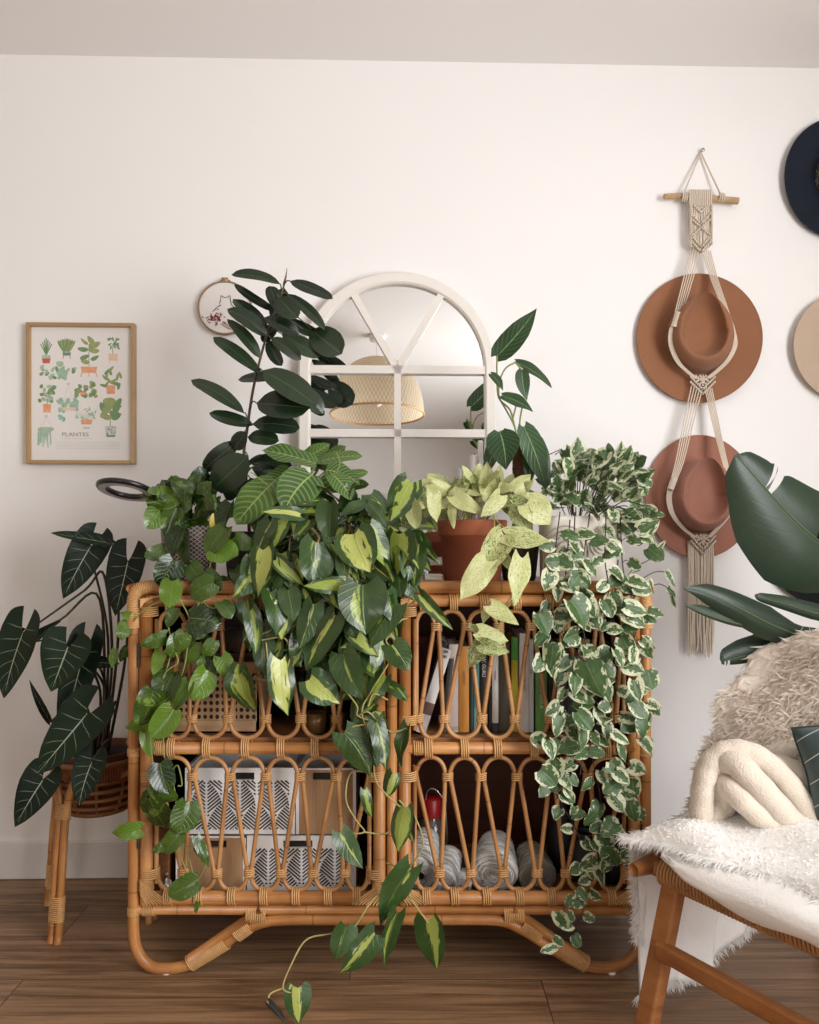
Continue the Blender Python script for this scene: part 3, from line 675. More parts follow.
# ---- rubber plant
def rubber():
    c = A3(P(250, 0, 2.095)[0], 2.095, TOP); q = thing('rubber_plant', c, 'tall rubber plant with dark glossy oval leaves left of the arched mirror', 'plant')
    pot(q, c, .060, .074, .135, M['charcoal'])
    s = MB(); st = cat(PP([(250,540),(246,480),(244,452),(247,430),(253,390),(262,352),(272,318),(282,292),(286,276)], 2.10), 8)
    s.tube(st, np.linspace(.0052, .0024, len(st)), 8); s.tube(PP([(284,283),(286,276),(287,268)], 2.10), [.0028, .002, .0006], 6); s.build('stem', M['trunk'], q)
    f = MB(); p = MB()
    T = [(280,284,231,275,2.08,.30,0,.6),(290,281,333,299,2.09,.36,0,.7),(277,312,234,284,2.10,.20,0,.5),(278,311,269,286,2.06,.55,.3,.3),(279,298,298,318,2.02,.75,0,.2),(287,294,325,330,2.11,.30,.5,.5),
      (283,317,322,336,2.12,.32,0,.5),(264,318,299,334,2.05,.50,0,.6),(267,336,227,309,2.06,.42,-.3,.6),(266,334,233,299,2.09,.40,.4,.5),(260,358,227,319,2.08,.32,.6,.3),(282,334,322,356,2.11,.42,-.2,.5),
      (312,330,342,354,2.13,.80,.2,.2),(312,338,328,356,2.14,.6,0,.3),(271,338,301,360,2.05,.40,-.4,.5),(262,375,213,337,2.06,.28,.5,.7),(279,376,238,380,2.12,.42,0,.8),(263,371,317,406,2.03,.50,.2,.6),(290,384,323,414,2.12,.45,.2,.5),
      (257,403,310,408,2.05,.62,0,.5),(244,413,191,380,2.06,.30,.4,.7),(253,424,300,428,2.06,.52,0,.6),(253,425,209,413,2.08,.40,0,.7),(248,437,279,441,2.08,.60,0,.5),(246,432,234,449,2.05,.8,0,.3),
      (238,442,203,471,2.08,.42,.6,.3),(248,456,213,489,2.02,.72,.1,.3),(246,466,264,455,2.10,.3,0,.4),(250,462,292,466,2.12,.45,0,.6),(252,468,292,482,2.08,.5,0,.5),(246,476,226,500,2.10,.6,0,.2),(262,470,284,500,2.06,.6,0,.3),(250,478,262,512,2.03,.6,0,.2),
      (284,288,276,322,2.14,.6,0,.2),(276,322,262,342,2.13,.5,0,.2),(268,340,282,366,2.13,.45,0,.2)]
    for x0, y0, x1, y1, Y, w, nx, nz in T:
        E(f, x0, y0, x1, y1, Y, w, nx, nz, R.uniform(-.03, .03), 'oval', fold=R.uniform(.05, .3), curl=R.uniform(.1, .3), wave=.004, nv=12)
        a = P(x0, y0, Y); k = st[np.argmin(np.linalg.norm(st[:, [0, 2]] - (a - A3(0, 0, .012))[[0, 2]], axis=1))]
        petiole(p, k, a, .0018)
    f.build('foliage', M['rubber'], q); p.build('leaf_stalk', M['stem_d'], q)
rubber()

# ---- calathea
def calathea():
    c = A3(P(303, 0, 2.10)[0], 2.10, TOP); q = thing('calathea_plant', c, 'calathea with broad silver-striped leaves rising behind the trailing philodendron', 'plant')
    pot(q, c, .055, .066, .12, M['terra_d'])
    f = MB(); s = MB(); cr = c + A3(0, 0, .11)
    T = [(316,464,262,450,2.04,.62,-.1,1.6),(318,462,362,456,2.08,.55,.2,1.4),(312,475,284,512,1.95,.85,.2,.35),(276,480,236,524,1.97,.72,-.3,.5),(311,478,319,517,1.98,.6,.1,.3),(326,470,360,484,2.02,.7,.2,.9),
      (300,462,330,444,2.12,.6,0,.9),(318,470,304,452,2.08,.5,.2,.7),(332,474,352,500,1.98,.6,.3,.5),(290,470,262,490,2.05,.7,-.2,.6),(270,500,262,540,1.98,.7,-.3,.3),(320,466,346,446,2.14,.6,.3,.8),(340,480,368,472,2.05,.5,.2,.8),(300,482,276,494,1.96,.5,0,.6)]
    for x0, y0, x1, y1, Y, w, nx, nz in T:
        E(f, x0, y0, x1, y1, Y, w, nx, nz, R.uniform(-.05, .02), 'round', lobe=.03, fold=R.uniform(.0, .2), curl=R.uniform(.15, .35), wave=.02, nu=8, nv=14)
        petiole(s, cr, P(x0, y0, Y), .0024)
    for p in ([(251,472),(268,486),(276,498),(281,511)],[(336,452),(340,463),(336,474)],[(283,489),(298,500),(312,511)]): s.tube(cat(PP(p, 1.93), 6), .0014, 5)
    f.build('foliage', M['calathea'], q); s.build('leaf_stalk', M['vine_g'], q)
calathea()

# ---- brasil philodendron: the big trailing one
def brasil():
    c = A3(P(345, 0, 2.035)[0], 2.035, TOP); q = thing('trailing_philodendron', c, 'large trailing philodendron with lime-streaked heart leaves spilling over the cabinet doors to the floor', 'plant')
    pot(q, c, .070, .082, .125, M['white'])
    f = MB(); s = MB(); cr = c + A3(0, 0, .12)
    mound(f, s, cr, 325, 535, 62, 40, 1.93, 2.02, 105, (.05, .08), (.65, .9), up=.1, pr=.0018)
    mound(f, s, cr, 392, 540, 24, 34, 1.94, 2.02, 30, (.055, .08), (.6, .9), up=.0)
    for (x, y, rx, ry, n) in ((268, 590, 22, 40, 34), (318, 600, 40, 40, 48), (372, 600, 24, 45, 36), (345, 560, 50, 30, 30), (282, 645, 24, 22, 9), (345, 655, 24, 28, 10), (374, 690, 14, 44, 10), (405, 560, 14, 20, 10)):
        for i in range(n):
            a = P(x + R.uniform(-rx, rx), y + R.uniform(-ry, ry), R.uniform(1.855, 1.895))
            l = R.uniform(.048, .078); an = R.normal(0, .7)
            leaf(f, a, a + l * norm(A3(math.sin(an), R.uniform(-.35, .1), -math.cos(an))), (R.uniform(-1.0, 1.0), -1, R.uniform(-.2, .7)), R.uniform(.5, .85), fold=R.uniform(-.3, .6), curl=R.uniform(.0, .5), wave=.035, nv=8)
    # lime share of a leaf comes from its random value: picked for the leaves the photograph shows closely
    T = [(300,515,261,512,1.86,.40),(317,543,313,588,1.84,.92),(263,550,258,597,1.84,.60),(330,504,329,541,1.86,.75),(276,560,305,587,1.84,.42),(347,584,303,586,1.82,.42),(342,558,346,584,1.84,.5),(271,522,257,556,1.87,.7),
      (284,518,274,548,1.88,.65),(309,520,294,540,1.88,.6),(341,528,334,556,1.86,.7),(371,494,387,514,1.93,1.0),(368,503,388,530,1.90,.42),(410,482,390,522,1.93,.70),(354,534,371,573,1.84,1.0),(367,530,391,570,1.86,.75),
      (363,506,340,517,1.88,.6),(363,585,366,635,1.81,1.0),(399,534,397,575,1.85,.95),(419,544,414,588,1.86,.42),(421,536,440,564,1.88,.38),(371,564,392,580,1.85,.8),(420,595,453,630,1.83,.30),
      (250,611,255,655,1.84,.42),(271,592,276,637,1.84,.62),(313,604,299,649,1.82,.55),(335,615,306,671,1.80,.52),(322,610,316,644,1.84,.8),(310,679,340,704,1.83,.85),(281,660,288,716,1.82,.55),(262,638,264,679,1.85,.6),
      (240,674,257,711,1.84,.85),(279,642,272,672,1.85,.5),(329,662,353,686,1.84,.5),(396,605,370,648,1.81,.6),(343,654,364,700,1.81,.68),(351,630,379,657,1.84,.42),(384,676,369,707,1.84,.62),(392,645,409,671,1.83,.9),
      (344,733,370,776,1.81,.62),(367,722,378,768,1.83,.75),(376,723,386,771,1.81,.42),(408,726,401,767,1.83,.38),(341,832,363,869,1.82,.55),(365,790,372,818,1.85,.4),(393,774,385,798,1.84,.7),(404,808,398,852,1.81,.62),(410,815,414,843,1.83,.6),
      (411,868,380,925,1.79,.45),(398,913,384,966,1.77,.32),(428,920,437,969,1.80,.62),(346,926,335,959,1.76,.95),(375,934,340,973,1.77,.55),(358,700,352,724,1.85,.6),(388,590,394,624,1.83,.7),(349,608,356,640,1.84,.75),(300,560,296,590,1.85,.7),
      (288,590,294,622,1.84,.7),(328,580,340,610,1.83,.7),(300,632,290,660,1.84,.6),(240,664,241,684,1.85,.9),(360,655,352,690,1.84,.6),(380,640,372,672,1.84,.55),(270,560,280,596,1.85,.7),(284,604,282,640,1.84,.65),(252,560,244,592,1.86,.7)]
    for a in T: E(f, *a, dY=R.uniform(-.03, .012))
    a = P(298, 988, 1.70); leaf(f, a, P(299, 1024, 1.69), (.3, -1, .3), .85, fold=-.35, curl=.2, rnd=.13); 
    V = [[(345,520,2.02),(372,570,1.90),(384,620,1.85),(394,650,1.84),(372,690,1.84),(362,712,1.83),(372,745,1.83),(375,778,1.83),(384,792,1.83),(399,806,1.82),(414,816,1.82),(423,845,1.81),(407,867,1.81),(386,863,1.82)],
         [(407,867,1.81),(408,892,1.81),(416,906,1.81),(429,924,1.80)],[(407,867,1.81),(400,886,1.81),(386,894,1.80),(373,899,1.79),(352,929,1.77),(329,934,1.76),(306,940,1.75),(291,965,1.72),(283,988,1.70),(296,994,1.70)],
         [(283,988,1.70),(270,994,1.69),(268,1004,1.68)],[(394,650,1.84),(386,640,1.84),(396,625,1.84),(398,612,1.85),(395,590,1.87)],[(262,640,1.84),(284,638,1.83),(290,655,1.83),(282,676,1.83),(262,680,1.84),(254,676,1.84)],
         [(266,642,1.84),(268,665,1.84)],[(290,600,1.84),(288,616,1.84),(278,612,1.84)],[(345,690,1.83),(357,706,1.83),(358,716,1.83),(376,722,1.83)],[(358,716,1.83),(368,712,1.82),(380,724,1.83),(392,732,1.83),(408,728,1.83)],
         [(347,734,1.83),(352,727,1.82),(370,724,1.82)],[(374,778,1.83),(366,772,1.84),(350,774,1.85),(346,800,1.84),(356,820,1.84),(364,832,1.83),(345,834,1.83)],[(364,832,1.83),(384,834,1.84),(392,828,1.84)],
         [(300,520,1.9),(318,535,1.87),(317,545,1.85)],[(344,560,1.84),(350,578,1.83),(364,590,1.82)],[(388,700,1.84),(374,694,1.83),(368,706,1.83)],[(399,800,1.82),(404,806,1.82),(404,812,1.81)],[(408,618,1.85),(399,622,1.84),(386,640,1.84)],[(420,597,1.84),(408,606,1.85),(398,612,1.85)]]
    for p in V: s.tube(cat(PP(p, 1.84), 8), .0021, 6, rnd=R.random())
    for x in (258, 275, 292, 312, 330, 350): s.tube(cat(PP([(x, 520, 1.98), (x - 3, 560, 1.895), (x + 2, 610, 1.885), (x - 2, 640, 1.88)], 0), 6), .0018, 5)
    f.build('foliage', M['brasil'], q); s.build('vine', M['vine_y'], q)
    d = MB(); leaf(d, P(268, 1003, 1.68), P(287, 1024, 1.66), (.2, -.6, .8), .28, fold=.8, curl=.2); d.build('dry_leaf', M['dead'], q)
brasil()

# ---- marbled pothos in terracotta
def marble():
    c = A3(P(472, 0, 2.045)[0], 2.045, TOP); q = thing('marbled_pothos', c, 'cream-marbled pothos in a round terracotta pot on the cabinet', 'plant')
    sc = FOC / 1.955
    o = pot(q, c, .077, .088, .165, M['terra'], rim=(.042, .006))
    f = MB(); s = MB(); cr = c + A3(0, 0, .15)
    mound(f, s, cr, 474, 496, 48, 14, 1.96, 2.10, 42, (.05, .075), (.5, .7), up=.9, pr=.0016)
    T = [(473,496,462,465,1.99,.5),(490,496,487,461,1.98,.52),(498,488,500,464,2.0,.5),(468,489,446,498,1.95,.6),(440,498,423,485,1.96,.85),(435,495,437,523,1.92,.6),(420,488,418,515,1.94,.6),(412,503,417,530,1.93,.75),(428,484,410,487,1.97,.6),
      (438,486,427,476,1.99,.7),(500,495,480,517,1.90,.58),(497,490,515,488,1.96,.6),(514,492,531,474,1.99,.7),(512,500,524,508,1.93,.7),(454,496,484,514,1.92,.5),(452,505,454,529,1.92,.4),(519,507,533,532,1.92,.8),(527,503,550,525,1.90,1.0),
      (507,537,549,541,1.86,.66),(504,535,481,575,1.85,.62),(487,561,460,600,1.84,.60),(522,558,514,606,1.83,.55),(500,552,512,572,1.86,.5),(491,605,519,625,1.83,.60),(491,607,483,624,1.85,.6),(479,631,509,641,1.83,.60),(482,633,468,624,1.85,.6),
      (481,644,510,652,1.82,.55),(486,642,469,668,1.84,.65),(473,480,480,462,2.02,.5),(505,500,530,500,1.94,.6),(450,500,434,508,1.95,.6),(462,500,470,480,2.0,.5),(478,500,470,470,2.02,.55),(515,505,545,500,1.97,.6)]
    for a in T: E(f, *a, dY=R.uniform(-.03, .01))
    V = [[(494,508,1.96),(494,530,1.90),(489,548,1.88),(490,562,1.86)],[(500,535,1.88),(513,548,1.87),(520,560,1.85)],[(496,520,1.92),(510,534,1.87)],[(512,600,1.84),(502,618,1.85),(498,628,1.85),(488,640,1.85)],[(520,560,1.85),(514,590,1.85),(500,612,1.85),(492,606,1.84)]]
    for p in V: s.tube(cat(PP(p, 1.86), 8), .0019, 6, rnd=R.random())
    f.build('foliage', M['marble'], q); s.build('vine', M['vine_y'], q)
marble()

# ---- long-leaved climber on a coir pole
def climber():
    c = A3(P(519, 0, 2.12)[0], 2.12, TOP); q = thing('climbing_philodendron', c, 'climbing philodendron with long leaves on a brown coir pole right of the mirror', 'plant')
    pot(q, c, .046, .056, .10, M['charcoal'])
    n = NT('coir'); u = n.sep(n.obj()); n.col(n.mix(n.noise(n.scale(n.obj(), (80, 80, 20)), 1, 4), (.09, .04, .02), (.27, .13, .065))); n.bump(n.noise(n.obj(), 260, 3), .9, .004); n.set(.95)
    mb = MB(); z1 = P(0, 440, 2.12)[2]; mb.tube([c + A3(0, 0, .03), A3(c[0], c[1], z1)], .0185, 16)
    o = mb.build('coir_pole', n.m, q)
    b = MB()
    for k in range(9): b.wrap(A3(c[0], c[1], c[2] + .10 + k * .026), A3(c[0], c[1], c[2] + .103 + k * .026), .0193, .0193, 1.1, .0008)
    b.build('twine', M['charcoal'], o)
    f = MB(); s = MB()
    T = [(497,356,537,308,2.12,.42,-.3,.1),(491,374,503,391,2.10,.5,.4,.2),(522,370,527,401,2.08,.48,0,.2),(516,362,552,388,2.14,.32,.2,.7),(502,396,533,412,2.08,.44,0,.6),(500,432,506,470,2.03,.85,-.3,.3),(524,427,546,490,2.02,.36,-.1,.2),(536,438,551,487,2.06,.36,.4,.2),
         (496,440,484,478,2.10,.4,-.4,.1),(530,450,528,486,2.05,.4,0,.1)]
    for x0, y0, x1, y1, Y, w, nx, nz in T: E(f, x0, y0, x1, y1, Y, w, nx, nz, R.uniform(-.03, .0), 'lance', fold=R.uniform(.1, .3), curl=R.uniform(.08, .22), wave=.012, nv=14)
    for p in ([(517,440),(514,425),(505,408),(499,396),(500,380),(506,368),(516,362)],[(515,428),(510,410),(499,398),(497,378),(497,356)],[(519,438),(520,420),(522,408)],[(508,432),(500,431)],[(500,398),(502,396)],[(498,388),(494,376),(491,372)],[(512,422),(516,400),(503,397)],[(516,363),(522,370)],[(520,436),(524,427),(536,437)],[(514,432),(508,430),(499,432)]):
        s.tube(cat(PP(p, 2.115), 6), .0026, 6)
    f.build('foliage', M['lance'], q); s.build('stem', M['vine_g'], q)
climber()

# ---- white-edged pothos in the white planter
def njoy():
    c = A3(P(577, 0, 2.045)[0], 2.045, TOP); q = thing('variegated_pothos', c, 'white-edged small-leaved pothos in a white planter trailing over the right cabinet door', 'plant')
    hx, h = .098, .175; ring = []
    mb = MB()
    def sq(r, z, k=48, e=5.0):
        out = []
        for t in np.linspace(0, 2 * math.pi, k, endpoint=False):
            a, b = math.cos(t), math.sin(t); m = (abs(a) ** e + abs(b) ** e) ** (1 / e); out.append(c + A3(a / m * r, b / m * r * .72, z))
        return out
    mb.grid(np.array([sq(.01, 0), sq(hx * .93, 0), sq(hx * .96, .006), sq(hx, h - .004), sq(hx - .002, h), sq(hx - .007, h), sq(hx - .009, h - .03)]), cv=True)
    o = mb.build('planter', plain('cream_ceramic', (.74, .69, .61), .45, var=.03), q)
    a = MB(); fy = c[1] - hx * .72 - .0005
    for k in range(4):
        r = .022 + k * .012
        a.tube([(c[0] - .045 + r * math.cos(t), fy, c[2] + .085 + r * math.sin(t) * 1.1) for t in np.linspace(0, math.pi, 16)], .0018, 5); 
        for sg in (-1, 1): a.tube([(c[0] - .045 + sg * r, fy, c[2] + .085), (c[0] - .045 + sg * r, fy + .002, c[2] + .01)], .0018, 5)
    for k in range(3):
        r = .014 + k * .010
        a.tube([(c[0] + .052 + r * math.cos(t), fy, c[2] + .10 - r * math.sin(t)) for t in np.linspace(0, math.pi, 14)], .0015, 5)
    a.build('relief_arches', plain('ceramic_relief', (.50, .43, .35), .6), o)
    so = MB(); so.grid(np.array([sq(.01, h - .02), sq(hx - .009, h - .022)]), cv=True); so.build('soil', M['soil'], q)
    f = MB(); s = MB(); cr = c + A3(0, 0, .165); k = dict(nu=6, nv=7)
    mound(f, s, cr, 598, 484, 44, 32, 1.95, 2.13, 100, (.032, .054), (.75, 1.0), 'mix', up=.6, pet=.25, **k)
    mound(f, s, cr, 555, 496, 18, 13, 1.95, 2.08, 26, (.032, .05), (.75, 1.0), 'mix', up=.3, pet=.3, **k)
    mound(f, s, cr, 628, 520, 26, 20, 1.92, 2.06, 28, (.032, .05), (.75, 1.0), 'mix', up=.2, pet=.3, **k)
    VV = [[(560,512,1.97),(556,545,1.91),(553,590,1.87),(548,640,1.86),(541,668,1.86)],
      [(575,512,1.97),(573,560,1.90),(572,600,1.87),(575,650,1.86),(570,700,1.86),(563,745,1.86),(552,780,1.86)],
      [(570,520,1.96),(566,570,1.89),(562,620,1.87),(566,680,1.86),(556,730,1.86),(545,765,1.86)],
      [(590,512,1.97),(580,590,1.87),(585,640,1.86),(594,690,1.86),(585,735,1.86),(580,775,1.86)],
      [(606,515,1.97),(605,560,1.90),(609,595,1.87),(600,640,1.86),(597,690,1.86),(590,740,1.86),(599,790,1.86),(604,830,1.85),(597,865,1.85)],
      [(620,515,1.97),(624,575,1.89),(638,610,1.87),(632,660,1.86),(640,700,1.86),(636,740,1.86)],
      [(618,560,1.92),(614,610,1.87),(616,660,1.86),(614,720,1.86),(620,770,1.85),(632,800,1.85),(614,825,1.85)],
      [(640,610,1.87),(634,640,1.86),(645,680,1.86),(640,715,1.86)],
      [(600,780,1.86),(615,790,1.85),(628,812,1.85)],[(612,730,1.86),(622,768,1.85),(616,800,1.85)]]
    for p in VV: vine(f, s, PP(p, 1.86), .035, (.030, .052), (.78, 1.05), .0013, 'mix', out=.016, first=.06, nu=6, nv=8)
    VS = [[(545,770,1.86),(560,802,1.86),(574,825,1.86),(584,850,1.86)],[(597,865,1.85),(590,880,1.85),(585,905,1.84),(572,930,1.83),(556,946,1.83)],[(566,770,1.86),(562,785,1.86),(556,800,1.86)],[(600,860,1.85),(585,862,1.85),(572,866,1.85)],[(606,830,1.85),(618,838,1.85),(612,860,1.85)]]
    for p in VS: vine(f, s, PP(p, 1.86), .030, (.024, .040), (.8, 1.05), .0012, 'mix', out=.012, nu=6, nv=8)
    T = [(540,614,548,636,1.83,1.0),(570,600,584,630,1.82,.95),(588,600,596,618,1.83,.9),(553,645,549,672,1.83,.8),(586,662,604,698,1.81,.75),(604,684,610,702,1.82,.7),(575,676,574,696,1.82,.8),(577,712,592,730,1.82,.95),(560,716,556,738,1.82,.7),
      (583,730,580,752,1.82,.6),(548,740,553,760,1.83,.9),(540,770,556,786,1.81,1.0),(614,650,622,668,1.82,.9),(634,648,632,664,1.82,.9),(634,680,640,702,1.82,.8),(632,702,648,718,1.82,.8),(642,718,643,738,1.82,.9),(646,722,650,712,1.83,.7),(614,732,630,744,1.82,.7),
      (612,762,622,782,1.83,.8),(616,772,630,784,1.82,.9),(612,796,624,812,1.82,.9),(630,802,636,822,1.82,.9),(626,606,648,614,1.82,.8),(604,600,612,618,1.83,.8),(630,580,650,588,1.84,.7),(626,612,646,628,1.84,.8),(648,610,664,616,1.83,.6),
      (648,548,664,560,1.90,.9),(640,530,660,520,1.92,.9),(600,834,612,848,1.83,.9),(604,850,618,866,1.82,.9),(592,842,600,852,1.83,.9),(608,846,600,858,1.83,.9),(612,862,626,850,1.83,.7),(604,862,602,872,1.83,.8),(584,862,580,876,1.84,.8),
      (590,866,594,880,1.84,.6),(578,890,588,902,1.83,.8),(572,896,566,908,1.83,.7),(558,912,566,930,1.81,.75),(568,912,574,922,1.82,.7),(554,938,564,946,1.81,.8),(556,947,540,952,1.80,.5),(594,814,584,826,1.83,.8),(574,806,570,816,1.83,.9),(566,788,572,798,1.84,.8)]
    for a in T: E(f, *a, dY=R.uniform(-.02, .01), nv=9, shape='mix')
    SP = [[(632,528,1.96),(637,545,1.96),(646,541,1.96),(652,540,1.96)],[(628,575,1.92),(636,566,1.93),(645,562,1.95),(655,556,1.96)],[(640,580,1.95),(655,572,1.97),(668,572,1.98)],[(645,590,1.95),(658,584,1.97),(668,588,1.98),(674,592,1.98)],[(628,585,1.92),(632,574,1.92),(640,570,1.93)],[(555,455,2.08),(562,449,2.08),(548,455,2.10)]]
    for p in SP: s.tube(cat(PP(p, 1.9), 6), .0013, 5)
    for a in ((654,556,666,540,1.96,.35),(667,572,675,587,1.98,.45),(668,588,676,598,1.98,.5),(672,596,676,608,1.97,.4),(650,580,654,594,1.95,.45),(606,452,592,470,2.02,.75),(565,450,578,472,2.04,.55),(580,460,592,448,2.06,.6)): E(f, *a)
    f.build('foliage', M['njoy'], q); s.build('vine', M['vine_b'], q)
njoy()

# ---- alocasia in its basket stand
def alocasia():
    Yc = 2.22; cx = -.905; zr = P(0, 760, 2.17)[2]
    c = A3(cx, Yc, zr - .15)
    st = thing('rattan_plant_stand', (cx, Yc, 0), 'round rattan plant stand with slatted basket and bound double legs, left of the cabinet', 'plant stand')
    R0 = .126; mb = MB()
    ang = [math.radians(a) for a in (253, 162, 343, 73)]
    for z, r, rr in ((zr, R0 + .004, .0085), (zr - .05, R0 - .004, .006), (zr - .075, R0 - .010, .006), (zr - .10, R0 - .016, .006), (zr - .125, R0 - .026, .006), (zr - .147, R0 - .042, .007)):
        mb.tube([(cx + r * math.cos(t), Yc + r * math.sin(t), z) for t in np.linspace(0, 6.2832, 40, endpoint=False)], rr, 7, closed=True, rnd=z)
    for k in range(-2, 3):
        w = math.sqrt((R0 - .042) ** 2 - (k * .03) ** 2); mb.tube([(cx - w, Yc + k * .03, zr - .148), (cx + w, Yc + k * .03, zr - .148)], .0045, 6)
    for t in np.linspace(0, 6.283, 10, endpoint=False):
        mb.tube([(cx + r * math.cos(t), Yc + r * math.sin(t), zr + z) for r, z in ((R0 - .004, -.04), (R0 - .018, -.10), (R0 - .046, -.15))], .0045, 6)
    mb.build('basket', M['rattan_d'], st)
    mb = MB()
    for k in range(110):
        t = k / 110 * 6.2832; d = A3(math.cos(t), math.sin(t), 0)
        mb.tube([A3(cx, Yc, zr - .006) + d * (R0 + .002), A3(cx, Yc, zr - .042) + d * (R0 - .001)], .0031, 5, rnd=R.random())
    mb.build('woven_band', M['bind_d'], st)
    for t in ang:
        d = A3(math.cos(t), math.sin(t), 0); e = A3(-d[1], d[0], 0); mb = MB()
        for s in (-1, 1):
            mb.tube(cat([A3(cx, Yc, zr - .045) + d * (R0 - .03) + e * s * .05, A3(cx, Yc, zr - .03) + d * (R0 + .012) + e * s * .034, A3(cx, Yc, zr - .11) + d * (R0 + .020) + e * s * .011, A3(cx, Yc, .20) + d * (R0 + .035) + e * s * .0105, A3(cx, Yc, .0) + d * (R0 + .052) + e * s * .0105], 8), .0105, 8, rnd=R.random())
        lg = mb.build('leg', M['rattan'], st)
        b = MB()
        for z0, z1, n_ in ((zr - .135, zr - .09, 12), (.055, .125, 17)):
            f = lambda z: A3(cx, Yc, z) + d * (R0 + .052 - .032 * z / (zr - .11))
            b.wrap(f(z0), f(z1), .0225, .0125, n_, .0021, u=e)
        b.build('cane_binding', M['bind'], lg)
    q = thing('alocasia_plant', c, 'alocasia with dark arrow-shaped leaves and white veins in a terracotta pot on the rattan stand', 'plant')
    pot(q, c, .085, .110, .172, M['terra_d'], rim=(.035, .004))
    s = MB(); cr = c + A3(.005, 0, .155)
    T = [  # joint, tip, depth, width, normal x, normal z
      (91,546,63,599,2.12,.62,.55,.25,[(92,560),(108,640),(117,740)]),(128,561,115,616,2.08,.72,-.1,.15,[(128,600),(125,660),(118,740)]),(23,633,4,698,2.08,.72,-.25,.25,[(40,622),(85,590),(104,575),(112,660),(117,740)]),
      (16,640,-14,662,2.10,.6,.2,.3,[(60,620),(100,600),(114,680)]),(68,647,51,692,2.00,1.12,-.05,.35,[(80,655),(100,690),(114,740)]),(83,657,62,744,2.04,.40,.25,.35,[(95,660),(106,690),(116,740)]),
      (86,715,36,775,1.99,.66,.15,.45,[(98,720),(108,725),(116,742)]),(43,780,15,827,1.97,.80,-.1,.35,[(60,765),(90,735),(112,742)]),(92,762,79,806,1.98,.72,.1,.3,[(100,750),(108,740),(114,742)]),
      (50,722,29,679,2.14,.16,.6,.1,[(62,715),(90,720),(112,742)]),(33,642,61,621,2.12,.28,.2,.7,[(45,640),(55,640),(100,700)]),(112,544,50,533,2.11,.24,0,.8,[(116,560),(118,640),(118,740)]),(95,662,120,664,2.06,.5,0,.5,[(90,665),(105,690),(114,740)])]
    for k, (x0, y0, x1, y1, Y, w, nx, nz, sp) in enumerate(T):
        f = MB(); E(f, x0, y0, x1, y1, Y, w, nx, nz, -.02, 'arrow' if w > .35 else 'lance', fold=.22 if w > .35 else .5, curl=.16, wave=.012, nu=8, nv=16, bend=R.uniform(-.06, .06)); 
        lf = f.build('leaf', M['aloc'], q)
        pts = [P(x0, y0, Y)] + [P(a, b, Y + (2.22 - Y) * (i + 1) / (len(sp))) for i, (a, b) in enumerate(sp)]
        pts[-1] = cr + A3(R.uniform(-.02, .02), R.uniform(-.015, .015), .0); p = MB(); p.tube(cat(pts, 7), np.linspace(.0022, .0048, len(pts) * 7 - 6), 7); p.build('leaf_stalk', M['stem_d'], lf)
    for k in range(7):
        a = cr + A3(R.uniform(-.02, .02), R.uniform(-.02, .02), -.01); s.tube(cat([a, a + A3(R.uniform(-.03, .03), R.uniform(-.02, .02), .07), a + A3(R.uniform(-.05, .05), R.uniform(-.03, .03), R.uniform(.12, .2))], 6), [.006] * 0 or .0048, 7)
    s.build('stem', M['trunk'], q)
alocasia()

